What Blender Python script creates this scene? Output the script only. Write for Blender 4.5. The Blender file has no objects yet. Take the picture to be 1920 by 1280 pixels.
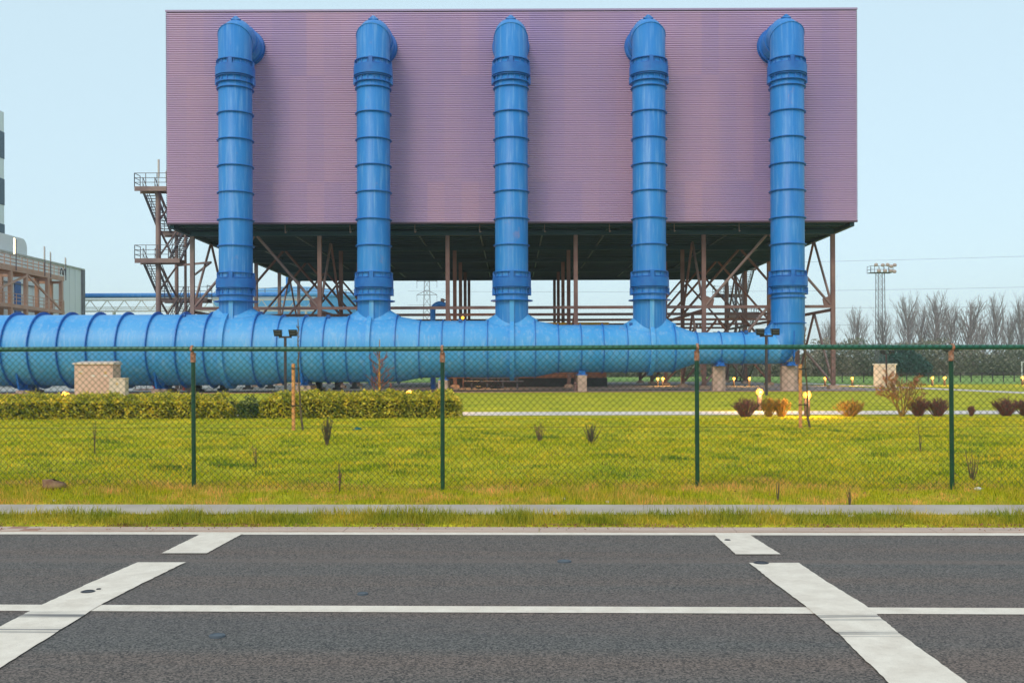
import bpy, math, random
import numpy as np
from mathutils import Vector, Matrix
R = math.radians
random.seed(7); rng = np.random.default_rng(7)
scene = bpy.context.scene
col = scene.collection

# ------------------------------------------------------------------ camera
F = 1800.0; CX = 960.0; CY = 694.0; EYE = 1.65; ROLL = R(0.2)
cam_d = bpy.data.cameras.new('camera'); cam = bpy.data.objects.new('camera', cam_d); col.objects.link(cam)
cam.location = (0, 0, EYE)
cam_d.sensor_width = 36; cam_d.lens = 36 * F / 1920; cam_d.shift_y = 54 / 1920
cam_d.clip_start = 0.1; cam_d.clip_end = 6000
_r = Vector((math.cos(ROLL), 0, -math.sin(ROLL))); _u = Vector((math.sin(ROLL), 0, math.cos(ROLL))); _f = Vector((0, 1, 0))
cam.matrix_world = Matrix(((_r.x, _u.x, -_f.x, 0), (_r.y, _u.y, -_f.y, 0), (_r.z, _u.z, -_f.z, EYE), (0, 0, 0, 1)))
scene.camera = cam

# ------------------------------------------------------------------ sky, sun, exposure
SUN_AZ = R(-158); SUN_EL = R(40)          # azimuth from +Y, clockwise; behind the camera to the left
world = bpy.data.worlds.new('World'); scene.world = world; world.use_nodes = True
wn = world.node_tree.nodes; wl = world.node_tree.links
bg = wn['Background']; bg.inputs[1].default_value = 0.15
sky = wn.new('ShaderNodeTexSky'); sky.sky_type = 'NISHITA'; sky.sun_disc = False
sky.sun_elevation = SUN_EL; sky.sun_rotation = SUN_AZ % (2 * math.pi)
sky.air_density = 1.0; sky.dust_density = 1.5; sky.ozone_density = 1.5
veil = wn.new('ShaderNodeMix'); veil.data_type = 'RGBA'; veil.inputs[0].default_value = 0.70
veil.inputs[7].default_value = (5.3, 6.85, 7.35, 1)
wl.new(sky.outputs[0], veil.inputs[6]); wl.new(veil.outputs[2], bg.inputs[0])
sun_d = bpy.data.lights.new('sun', 'SUN'); sun_d.energy = 1.5; sun_d.angle = R(22); sun_d.color = (1, 0.86, 0.70)
sun = bpy.data.objects.new('sun', sun_d); col.objects.link(sun); sun.location = (-20, -30, 40)
sdir = Vector((math.sin(SUN_AZ) * math.cos(SUN_EL), math.cos(SUN_AZ) * math.cos(SUN_EL), math.sin(SUN_EL)))
sun.rotation_euler = sdir.to_track_quat('Z', 'Y').to_euler()
scene.view_settings.view_transform = 'Standard'; scene.view_settings.look = 'None'
scene.view_settings.exposure = 0.0; scene.view_settings.gamma = 1

# ------------------------------------------------------------------ helpers
def P(px, py, Y):
    v = _r * ((px - CX) / F) + _u * ((CY - py) / F) + _f
    return Vector((0, 0, EYE)) + v * Y
def G(px, py, z=0.0):
    v = _r * ((px - CX) / F) + _u * ((CY - py) / F) + _f
    t = (z - EYE) / v.z
    return Vector((0, 0, EYE)) + v * t
def PX(px, Y): return P(px, CY, Y).x

def tag(o, label=None, cat=None, group=None, kind=None):
    if label: o['label'] = label
    if cat: o['category'] = cat
    if group: o['group'] = group
    if kind: o['kind'] = kind
    return o
def thing(name, label, cat, loc=(0, 0, 0), rz=0, group=None):
    o = bpy.data.objects.new(name, None); col.objects.link(o)
    o.location = loc; o.rotation_euler.z = rz; o.empty_display_size = 0.3
    return tag(o, label, cat, group)
def copy_tree(o, kids, parent=None):
    c = o.copy(); col.objects.link(c)
    if parent: c.parent = parent
    for ch in kids.get(o.name, []): copy_tree(ch, kids, c)
    return c
def kidmap():
    k = {}
    for o in bpy.data.objects:
        if o.parent: k.setdefault(o.parent.name, []).append(o)
    return k
def clone(o, label, loc=None, rz=None, scale=None):
    k = {}
    def walk(x):
        k[x.name] = list(x.children)
        for c in x.children: walk(c)
    walk(o)
    c = copy_tree(o, k); c['label'] = label
    if loc is not None: c.location = loc
    if rz is not None: c.rotation_euler.z = rz
    if scale is not None: c.scale = scale if hasattr(scale, '__len__') else (scale,) * 3
    return c

class MB:
    def __init__(s): s.v = []; s.f = []; s.sm = []
    def add(s, vs, fs, smooth=False):
        b = len(s.v); s.v += [tuple(v) for v in vs]
        s.f += [tuple(b + i for i in f) for f in fs]; s.sm += [smooth] * len(fs); return s
    def box(s, x0, x1, y0, y1, z0, z1):
        return s.add([(x0, y0, z0), (x1, y0, z0), (x1, y1, z0), (x0, y1, z0), (x0, y0, z1), (x1, y0, z1), (x1, y1, z1), (x0, y1, z1)],
                     [(0, 3, 2, 1), (4, 5, 6, 7), (0, 1, 5, 4), (1, 2, 6, 5), (2, 3, 7, 6), (3, 0, 4, 7)])
    def quad(s, a, b, c, d): return s.add([a, b, c, d], [(0, 1, 2, 3)])
    def bar(s, a, b, r, r2=None, n=4, smooth=False, rot=None):
        a = Vector(a); b = Vector(b); r2 = r if r2 is None else r2
        d = (b - a)
        if d.length < 1e-6: return s
        d.normalize()
        up = Vector((0, 0, 1)) if abs(d.z) < 0.99 else Vector((0, 1, 0))
        x = d.cross(up).normalized(); y = x.cross(d).normalized()
        off = (math.pi / n) if rot is None else rot
        k = 1.0 / math.cos(math.pi / n) if n <= 4 else 1.0
        vs = []
        for p, rr in ((a, r * k), (b, r2 * k)):
            for i in range(n):
                t = off + 2 * math.pi * i / n
                vs.append(p + x * (rr * math.cos(t)) + y * (rr * math.sin(t)))
        fs = [(i, (i + 1) % n, n + (i + 1) % n, n + i) for i in range(n)]
        s.add(vs, fs, smooth); s.add(vs[:n], [tuple(range(n))[::-1]]); s.add(vs[n:], [tuple(range(n))]); return s
    def tube(s, pts, r, n=24, caps=True, smooth=True):
        """mitred tube along a polyline; r scalar or list"""
        pts = [Vector(p) for p in pts]; m = len(pts)
        rs = r if hasattr(r, '__len__') else [r] * m
        d0 = (pts[1] - pts[0]).normalized()
        ref = Vector((0, 0, 1)) if abs(d0.z) < 0.9 else Vector((1, 0, 0))
        x = d0.cross(ref).normalized(); y = d0.cross(x).normalized()
        ring0 = [pts[0] + x * (rs[0] * math.cos(2 * math.pi * i / n)) + y * (rs[0] * math.sin(2 * math.pi * i / n)) for i in range(n)]
        rings = [ring0]
        for k in range(1, m):
            din = (pts[k] - pts[k - 1]).normalized()
            dout = (pts[k + 1] - pts[k]).normalized() if k < m - 1 else din
            nrm = (din + dout).normalized()
            c0 = pts[k - 1]; nr = []
            for v in rings[-1]:
                # vector from axis
                rel = v - c0; rel = rel - din * rel.dot(din)
                rel = rel.normalized() * rs[k]
                q = pts[k] + rel
                t = (pts[k] - q).dot(nrm) / din.dot(nrm)
                nr.append(q + din * t)
            rings.append(nr)
        vs = [v for g in rings for v in g]; fs = []
        for k in range(m - 1):
            for i in range(n):
                j = (i + 1) % n
                fs.append((k * n + i, k * n + j, (k + 1) * n + j, (k + 1) * n + i))
        s.add(vs, fs, smooth)
        if caps:
            s.add(rings[0], [tuple(range(n))[::-1]]); s.add(rings[-1], [tuple(range(n))])
        return s
    def ring(s, c, axis, r0, r1, w, n=48):
        """flat ring (washer) with width w along axis"""
        c = Vector(c); a = Vector(axis).normalized()
        ref = Vector((0, 0, 1)) if abs(a.z) < 0.9 else Vector((1, 0, 0))
        x = a.cross(ref).normalized(); y = a.cross(x).normalized()
        vs = []
        for (rr, h) in ((r0, -w / 2), (r1, -w / 2), (r1, w / 2), (r0, w / 2)):
            for i in range(n):
                t = 2 * math.pi * i / n
                vs.append(c + a * h + x * (rr * math.cos(t)) + y * (rr * math.sin(t)))
        fs = []
        for k in range(4):
            k2 = (k + 1) % 4
            for i in range(n):
                j = (i + 1) % n
                fs.append((k * n + i, k * n + j, k2 * n + j, k2 * n + i))
        return s.add(vs, fs, False)
    def blob(s, c, r, n=8, m=6, sq=(1, 1, 1), jit=0.0):
        vs = []; fs = []
        for i in range(m + 1):
            th = math.pi * i / m
            for j in range(n):
                ph = 2 * math.pi * j / n; k = 1 + jit * (random.random() - .5)
                vs.append((c[0] + r * sq[0] * k * math.sin(th) * math.cos(ph), c[1] + r * sq[1] * k * math.sin(th) * math.sin(ph), c[2] + r * sq[2] * k * math.cos(th)))
        for i in range(m):
            for j in range(n):
                fs.append((i * n + j, (i + 1) * n + j, (i + 1) * n + (j + 1) % n, i * n + (j + 1) % n))
        return s.add(vs, fs, True)
    def build(s, name, m, parent=None, smooth=None):
        me = bpy.data.meshes.new(name); me.from_pydata(s.v, [], s.f)
        me.materials.append(m)
        me.polygons.foreach_set('use_smooth', s.sm if smooth is None else [smooth] * len(s.f))
        me.update()
        o = bpy.data.objects.new(name, me); col.objects.link(o)
        if parent: o.parent = parent
        return o
def np_mesh(name, V, T, m, parent=None, smooth=False):
    me = bpy.data.meshes.new(name); V = np.asarray(V, dtype=np.float32); T = np.asarray(T, dtype=np.int32)
    k = T.shape[1]
    me.vertices.add(len(V)); me.vertices.foreach_set('co', V.ravel())
    me.loops.add(T.size); me.loops.foreach_set('vertex_index', T.ravel())
    me.polygons.add(len(T)); me.polygons.foreach_set('loop_start', np.arange(0, T.size, k, dtype=np.int32))
    me.polygons.foreach_set('use_smooth', [smooth] * len(T))
    me.materials.append(m); me.update(calc_edges=True); me.validate()
    o = bpy.data.objects.new(name, me); col.objects.link(o)
    if parent: o.parent = parent
    return o

# ------------------------------------------------------------------ materials
def mat(name, color, rough=0.6, metal=0.0, var=0.0, vscale=2.0, vstretch=(1, 1, 1), color2=None, bump=0.0, bscale=60.0,
        island=0.0, emis=None, estr=0.0, trans=0.0, spec=0.5, space='Object', lo=0.35, hi=0.65, detail=4):
    m = bpy.data.materials.new(name); m.use_nodes = True
    nt = m.node_tree; N = nt.nodes; L = nt.links; b = N['Principled BSDF']
    b.inputs['Roughness'].default_value = rough; b.inputs['Metallic'].default_value = metal
    b.inputs['Specular IOR Level'].default_value = spec
    c4 = (*color, 1); b.inputs['Base Color'].default_value = c4
    out = None
    tc = N.new('ShaderNodeTexCoord') if space == 'Object' else None
    coord = tc.outputs['Object'] if tc else N.new('ShaderNodeNewGeometry').outputs['Position']
    if color2 is not None or var > 0:
        mp = N.new('ShaderNodeMapping'); mp.inputs['Scale'].default_value = vstretch; L.new(coord, mp.inputs[0])
        nz = N.new('ShaderNodeTexNoise'); nz.inputs['Scale'].default_value = vscale; nz.inputs['Detail'].default_value = detail
        L.new(mp.outputs[0], nz.inputs[0])
        mr = N.new('ShaderNodeMapRange'); mr.inputs[1].default_value = lo; mr.inputs[2].default_value = hi
        L.new(nz.outputs[0], mr.inputs[0])
        mx = N.new('ShaderNodeMix'); mx.data_type = 'RGBA'
        c2 = color2 if color2 is not None else tuple(min(1, c * (1 + var)) for c in color)
        c1 = color if color2 is not None else tuple(c * (1 - var) for c in color)
        mx.inputs[6].default_value = (*c1, 1); mx.inputs[7].default_value = (*c2, 1)
        L.new(mr.outputs[0], mx.inputs[0]); out = mx.outputs[2]
    if island > 0:
        gi = N.new('ShaderNodeNewGeometry'); mr2 = N.new('ShaderNodeMapRange')
        mr2.inputs[3].default_value = 1 - island; mr2.inputs[4].default_value = 1 + island
        L.new(gi.outputs['Random Per Island'], mr2.inputs[0])
        hv = N.new('ShaderNodeHueSaturation')
        if out: L.new(out, hv.inputs['Color'])
        else: hv.inputs['Color'].default_value = c4
        L.new(mr2.outputs[0], hv.inputs['Value']); out = hv.outputs[0]
        mr3 = N.new('ShaderNodeMapRange'); mr3.inputs[3].default_value = 0.5 + 0.05 * island; mr3.inputs[4].default_value = 0.5 - 0.09 * island
        L.new(gi.outputs['Random Per Island'], mr3.inputs[0]); L.new(mr3.outputs[0], hv.inputs['Hue'])
    if out: L.new(out, b.inputs['Base Color'])
    if bump > 0:
        nb = N.new('ShaderNodeTexNoise'); nb.inputs['Scale'].default_value = bscale; nb.inputs['Detail'].default_value = 3
        L.new(coord, nb.inputs[0])
        bp = N.new('ShaderNodeBump'); bp.inputs['Strength'].default_value = bump; bp.inputs['Distance'].default_value = 0.02
        L.new(nb.outputs[0], bp.inputs['Height']); L.new(bp.outputs[0], b.inputs['Normal'])
    if trans > 0:
        b.inputs['Subsurface Weight'].default_value = 0
        tr = N.new('ShaderNodeBsdfTranslucent'); ms = N.new('ShaderNodeMixShader'); ms.inputs[0].default_value = trans
        if out: L.new(out, tr.inputs[0])
        else: tr.inputs[0].default_value = c4
        L.new(b.outputs[0], ms.inputs[1]); L.new(tr.outputs[0], ms.inputs[2]); L.new(ms.outputs[0], N['Material Output'].inputs[0])
    if emis:
        b.inputs['Emission Color'].default_value = (*emis, 1); b.inputs['Emission Strength'].default_value = estr
    return m

M = {}
def blue_paint(name, c1, c2, c3):
    """chalked blue paint: broad patches, vertical weather streaks and a few worn spots"""
    m = mat(name, c1, rough=0.42, color2=c2, vscale=0.45, vstretch=(1, 1, 0.45), bump=0.05, bscale=3, space='World', lo=.3, hi=.7)
    nt = m.node_tree; N = nt.nodes; L = nt.links; b = N['Principled BSDF']
    src = b.inputs['Base Color'].links[0].from_socket
    g = N.new('ShaderNodeNewGeometry'); mp = N.new('ShaderNodeMapping'); mp.inputs['Scale'].default_value = (3.2, 3.2, 0.22)
    L.new(g.outputs['Position'], mp.inputs[0])
    nz = N.new('ShaderNodeTexNoise'); nz.inputs['Scale'].default_value = 1.6; nz.inputs['Detail'].default_value = 6; nz.inputs['Roughness'].default_value = .65
    L.new(mp.outputs[0], nz.inputs[0])
    mr = N.new('ShaderNodeMapRange'); mr.inputs[1].default_value = .50; mr.inputs[2].default_value = .72; mr.inputs[4].default_value = .8
    L.new(nz.outputs[0], mr.inputs[0])
    mx = N.new('ShaderNodeMix'); mx.data_type = 'RGBA'; mx.inputs[7].default_value = (*c3, 1)
    L.new(mr.outputs[0], mx.inputs[0]); L.new(src, mx.inputs[6])
    m3 = N.new('ShaderNodeMapping'); m3.inputs['Scale'].default_value = (1, 1, .55); m3.inputs['Location'].default_value = (7, 3, 1); L.new(g.outputs['Position'], m3.inputs[0])
    n3 = N.new('ShaderNodeTexNoise'); n3.inputs['Scale'].default_value = 1.1; n3.inputs['Detail'].default_value = 7; n3.inputs['Roughness'].default_value = .7; L.new(m3.outputs[0], n3.inputs[0])
    r3 = N.new('ShaderNodeMapRange'); r3.inputs[1].default_value = .63; r3.inputs[2].default_value = .74; r3.inputs[4].default_value = .55; L.new(n3.outputs[0], r3.inputs[0])
    x3 = N.new('ShaderNodeMix'); x3.data_type = 'RGBA'; x3.inputs[7].default_value = (.26, .20, .36, 1)
    L.new(r3.outputs[0], x3.inputs[0]); L.new(mx.outputs[2], x3.inputs[6]); L.new(x3.outputs[2], b.inputs['Base Color'])
    nr = N.new('ShaderNodeMapRange'); nr.inputs[3].default_value = .35; nr.inputs[4].default_value = .6
    L.new(nz.outputs[0], nr.inputs[0]); L.new(nr.outputs[0], b.inputs['Roughness'])
    return m
M['blue'] = blue_paint('blue_paint', (.008, .175, .55), (.018, .23, .62), (.15, .35, .68))
M['blue_header'] = blue_paint('blue_paint_chalked_skylit', (.04, .31, .72), (.09, .38, .77), (.24, .46, .76))  # chalked, and paler than the risers: light from the sky is in the colour
M['blue_band'] = mat('blue_band', (.003, .115, .46), rough=.45, color2=(.010, .17, .55), vscale=1.5, space='World')
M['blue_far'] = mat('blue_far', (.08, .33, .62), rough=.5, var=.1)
M['blue_dark'] = mat('blue_dark', (.01, .10, .36), rough=.5, var=.1)
M['rust'] = mat('red_oxide', (.17, .085, .075), rough=.65, color2=(.27, .155, .13), vscale=.8, space='World', bump=.1, bscale=20)
M['rust2'] = mat('weathered_steel', (.20, .13, .125), rough=.6, color2=(.32, .22, .19), vscale=.9, space='World')
M['steel_gray'] = mat('steel_gray', (.13, .12, .14), rough=.5, var=.2, vscale=3)
M['steel_dark'] = mat('steel_dark', (.035, .035, .045), rough=.5, var=.2)
M['gantry'] = mat('gantry_paint', (.50, .27, .16), rough=.6, color2=(.55, .36, .27), vscale=.7, space='World')
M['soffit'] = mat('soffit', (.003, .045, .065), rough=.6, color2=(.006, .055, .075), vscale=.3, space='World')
M['soffit_rail'] = mat('galvanised_rail', (.07, .14, .15), rough=.5, color2=(.05, .07, .07), vscale=1.2, space='World')
M['concrete'] = mat('concrete', (.46, .31, .23), rough=.9, color2=(.62, .43, .33), vscale=1.5, bump=.3, bscale=25, space='World')
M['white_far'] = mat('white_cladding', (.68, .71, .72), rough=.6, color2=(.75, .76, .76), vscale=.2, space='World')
M['white_steel'] = mat('pale_steel', (.50, .50, .46), rough=.6, var=.1)
M['slate'] = mat('slate_band', (.02, .06, .10), rough=.4, var=.1)
M['green_post'] = mat('green_coating', (.006, .06, .03), rough=.32, color2=(.02, .09, .035), vscale=6)
M['green_rail'] = mat('green_rail', (.008, .10, .06), rough=.3, color2=(.025, .14, .075), vscale=1.2, vstretch=(1, 1, 1))
M['green_wire'] = mat('green_wire', (.008, .035, .022), rough=.5)
M['clamp'] = mat('rusty_clamp', (.45, .15, .06), rough=.7, color2=(.55, .32, .22), vscale=30)
M['wood'] = mat('orange_wood', (.66, .26, .08), rough=.8, color2=(.78, .36, .13), vscale=6, vstretch=(6, 6, .5), bump=.2, bscale=40)
M['bark'] = mat('bark', (.10, .07, .045), rough=.9, color2=(.17, .12, .06), vscale=10)
M['bark_far'] = mat('bark_far', (.30, .27, .27), rough=.9, var=.2)  # bark lightened: the fading by distance haze is put into its colour
M['bark_yellow'] = mat('bark_yellow', (.34, .19, .03), rough=.85, color2=(.22, .13, .05), vscale=8)
M['twig_red'] = mat('twig_red', (.17, .07, .055), rough=.8, island=.35)
M['twig_lamplit'] = mat('twig_lamplit', (.30, .18, .03), rough=.8, island=.35)  # brown twigs with yellow lamplight painted into their colour
M['black'] = mat('black_plastic', (.012, .013, .018), rough=.35)
M['pole'] = mat('dark_pole', (.05, .035, .045), rough=.5, var=.2)
M['glass_gray'] = mat('lamp_glass', (.16, .17, .22), rough=.15)
M['cabinet'] = mat('cabinet', (.68, .42, .32), rough=.7, color2=(.74, .48, .38), vscale=2)  # salmon tint is warm lamplight put into the base colour
M['cabinet_pale'] = mat('cabinet_pale', (.72, .56, .46), rough=.7, var=.06)
M['paper'] = mat('paper', (.75, .74, .72), rough=.8)
M['teal'] = mat('teal_cloth', (.01, .15, .16), rough=.7)
M['yellow'] = mat('yellow_paint', (.65, .38, .03), rough=.5, var=.1)
M['red'] = mat('red_paint', (.45, .04, .03), rough=.5)
M['lamp'] = mat('lamp_lit', (.35, .15, .02), emis=(1, .48, .06), estr=2.4)
M['tube_lit'] = mat('tube_lit', (1, .9, .7), emis=(1, .74, .42), estr=5)
M['white_rod'] = mat('white_rod', (.62, .58, .52), rough=.5)
M['lens_warm'] = mat('lens_warm', (.45, .34, .30), rough=.3)
M['leaf_hedge'] = mat('hedge_leaves', (.16, .22, .012), rough=.5, color2=(.80, .72, .05), vscale=3.0, island=.5, trans=.25, space='World', lo=.3, hi=.62)
M['leaf_dark'] = mat('dark_leaves', (.05, .12, .03), rough=.5, color2=(.24, .26, .05), vscale=3.0, island=.4, trans=.2, space='World')
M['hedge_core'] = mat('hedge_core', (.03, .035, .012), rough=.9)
M['leaf_wood'] = mat('wood_mass', (.13, .17, .11), rough=.9, color2=(.30, .27, .19), vscale=.16, island=.5, trans=.2, space='World')
M['leaf_pine'] = mat('pine_mass', (.04, .12, .10), rough=.9, island=.3, trans=.15)
M['leaf_bush'] = mat('bush_leaves', (.09, .11, .04), rough=.7, island=.5, trans=.2)
M['bud'] = mat('buds', (.42, .20, .12), rough=.8, island=.35, trans=.2)

# ---- cladding: panels 1 m wide differ faintly in tone
def cladding():
    m = mat('lilac_cladding', (.34, .225, .33), rough=.42, spec=.5)
    nt = m.node_tree; N = nt.nodes; L = nt.links; b = N['Principled BSDF']
    g = N.new('ShaderNodeNewGeometry'); sx = N.new('ShaderNodeSeparateXYZ'); L.new(g.outputs['Position'], sx.inputs[0])
    def mth(op, a, bb=None):
        n = N.new('ShaderNodeMath'); n.operation = op
        for i, q in enumerate((a, bb)):
            if q is None: continue
            if isinstance(q, (int, float)): n.inputs[i].default_value = q
            else: L.new(q, n.inputs[i])
        return n.outputs[0]
    xx = mth('ADD', sx.outputs[0], sx.outputs[1])
    fl = mth('FLOOR', mth('MULTIPLY', xx, 1 / 1.18))
    fz = mth('FLOOR', mth('MULTIPLY', sx.outputs[2], 1 / 7.3))
    cb = N.new('ShaderNodeCombineXYZ'); L.new(fl, cb.inputs[0]); L.new(fz, cb.inputs[2])
    wn_ = N.new('ShaderNodeTexWhiteNoise'); L.new(cb.outputs[0], wn_.inputs[0])
    nz = N.new('ShaderNodeTexNoise'); nz.inputs['Scale'].default_value = .16; nz.inputs['Detail'].default_value = 3
    mp = N.new('ShaderNodeMapping'); mp.inputs['Scale'].default_value = (1, 1, .35); L.new(g.outputs['Position'], mp.inputs[0]); L.new(mp.outputs[0], nz.inputs[0])
    fac = mth('ADD', mth('MULTIPLY', wn_.outputs[0], .2), mth('MULTIPLY', nz.outputs[0], .9))
    mr = N.new('ShaderNodeMapRange'); mr.inputs[1].default_value = .3; mr.inputs[2].default_value = .8; L.new(fac, mr.inputs[0])
    mx = N.new('ShaderNodeMix'); mx.data_type = 'RGBA'
    mx.inputs[6].default_value = (.405, .29, .52, 1); mx.inputs[7].default_value = (.56, .36, .51, 1)
    L.new(mr.outputs[0], mx.inputs[0]); L.new(mx.outputs[2], b.inputs['Base Color'])
    return m
M['clad'] = cladding()
M['clad_trim'] = mat('lilac_trim', (.36, .27, .44), rough=.4)
M['clad_dark'] = mat('clad_edge', (.10, .06, .10), rough=.5)

def brick_mat():
    m = bpy.data.materials.new('brick'); m.use_nodes = True
    N = m.node_tree.nodes; L = m.node_tree.links; b = N['Principled BSDF']; b.inputs['Roughness'].default_value = .9
    tc = N.new('ShaderNodeNewGeometry'); mp = N.new('ShaderNodeMapping'); mp.inputs['Rotation'].default_value = (R(90), 0, 0)
    L.new(tc.outputs['Position'], mp.inputs[0])
    br = N.new('ShaderNodeTexBrick'); br.inputs['Scale'].default_value = 1; br.inputs['Brick Width'].default_value = .6; br.inputs['Row Height'].default_value = .22
    br.inputs['Mortar Size'].default_value = .02
    br.inputs['Color1'].default_value = (.50, .22, .13, 1); br.inputs['Color2'].default_value = (.42, .17, .12, 1); br.inputs['Mortar'].default_value = (.22, .14, .10, 1)
    L.new(mp.outputs[0], br.inputs[0]); L.new(br.outputs[0], b.inputs['Base Color'])
    return m
M['brick'] = brick_mat()

def asphalt():
    m = bpy.data.materials.new('asphalt'); m.use_nodes = True
    N = m.node_tree.nodes; L = m.node_tree.links; b = N['Principled BSDF']; b.inputs['Roughness'].default_value = .85
    b.inputs['Specular IOR Level'].default_value = .3
    tc = N.new('ShaderNodeTexCoord')
    n1 = N.new('ShaderNodeTexNoise'); n1.inputs['Scale'].default_value = 60; n1.inputs['Detail'].default_value = 4; n1.inputs['Roughness'].default_value = .7
    L.new(tc.outputs['Object'], n1.inputs[0])
    r1 = N.new('ShaderNodeValToRGB'); r1.color_ramp.elements[0].position = .28; r1.color_ramp.elements[0].color = (.022, .026, .030, 1)
    r1.color_ramp.elements[1].position = .72; r1.color_ramp.elements[1].color = (.178, .172, .172, 1)
    vo = N.new('ShaderNodeTexVoronoi'); vo.inputs['Scale'].default_value = 95; L.new(tc.outputs['Object'], vo.inputs[0])
    sv = N.new('ShaderNodeSeparateColor'); L.new(vo.outputs['Color'], sv.inputs[0])
    av = N.new('ShaderNodeMix'); av.data_type = 'FLOAT'; av.inputs[0].default_value = .38; L.new(n1.outputs[0], av.inputs[2]); L.new(sv.outputs[0], av.inputs[3])
    L.new(av.outputs[0], r1.inputs[0])
    # brownish tyre bands that run along the road + broad mottling
    mp = N.new('ShaderNodeMapping'); mp.inputs['Scale'].default_value = (.06, 1.1, 1); L.new(tc.outputs['Object'], mp.inputs[0])
    n2 = N.new('ShaderNodeTexNoise'); n2.inputs['Scale'].default_value = 1.3; n2.inputs['Detail'].default_value = 5
    L.new(mp.outputs[0], n2.inputs[0])
    r2 = N.new('ShaderNodeMapRange'); r2.inputs[1].default_value = .38; r2.inputs[2].default_value = .64; L.new(n2.outputs[0], r2.inputs[0])
    mx = N.new('ShaderNodeMix'); mx.data_type = 'RGBA'; mx.blend_type = 'MULTIPLY'; mx.inputs[0].default_value = 1
    mc = N.new('ShaderNodeMix'); mc.data_type = 'RGBA'; mc.inputs[6].default_value = (1.12, 1.05, .98, 1); mc.inputs[7].default_value = (1.42, 1.10, .94, 1)
    L.new(r2.outputs[0], mc.inputs[0]); L.new(r1.outputs[0], mx.inputs[6]); L.new(mc.outputs[2], mx.inputs[7])
    # seam stripe at n = 8.28
    sp = N.new('ShaderNodeSeparateXYZ'); L.new(tc.outputs['Object'], sp.inputs[0])
    prev = mx.outputs[2]
    for (n0, wd, cc, amt) in ((8.30, .16, (.20, .145, .125), .45), (6.95, .35, (.16, .12, .11), .28), (6.2, .5, (.13, .10, .10), .18)):
        d = N.new('ShaderNodeMath'); d.operation = 'SUBTRACT'; d.inputs[1].default_value = n0; L.new(sp.outputs[1], d.inputs[0])
        a = N.new('ShaderNodeMath'); a.operation = 'ABSOLUTE'; L.new(d.outputs[0], a.inputs[0])
        k = N.new('ShaderNodeMapRange'); k.inputs[1].default_value = wd; k.inputs[2].default_value = 0; k.inputs[3].default_value = 0; k.inputs[4].default_value = amt
        k.interpolation_type = 'SMOOTHSTEP'; L.new(a.outputs[0], k.inputs[0])
        km = N.new('ShaderNodeMath'); km.operation = 'MULTIPLY'; L.new(k.outputs[0], km.inputs[0]); L.new(n1.outputs[0], km.inputs[1])
        k2 = N.new('ShaderNodeMath'); k2.operation = 'MULTIPLY'; k2.inputs[1].default_value = 1.8; L.new(km.outputs[0], k2.inputs[0])
        q = N.new('ShaderNodeMix'); q.data_type = 'RGBA'; q.inputs[7].default_value = (*cc, 1)
        L.new(k2.outputs[0], q.inputs[0]); L.new(prev, q.inputs[6]); prev = q.outputs[2]
    L.new(prev, b.inputs['Base Color'])
    bp = N.new('ShaderNodeBump'); bp.inputs['Strength'].default_value = .35; bp.inputs['Distance'].default_value = .006
    L.new(n1.outputs[0], bp.inputs['Height']); L.new(bp.outputs[0], b.inputs['Normal'])
    return m
M['asphalt'] = asphalt()

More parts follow.
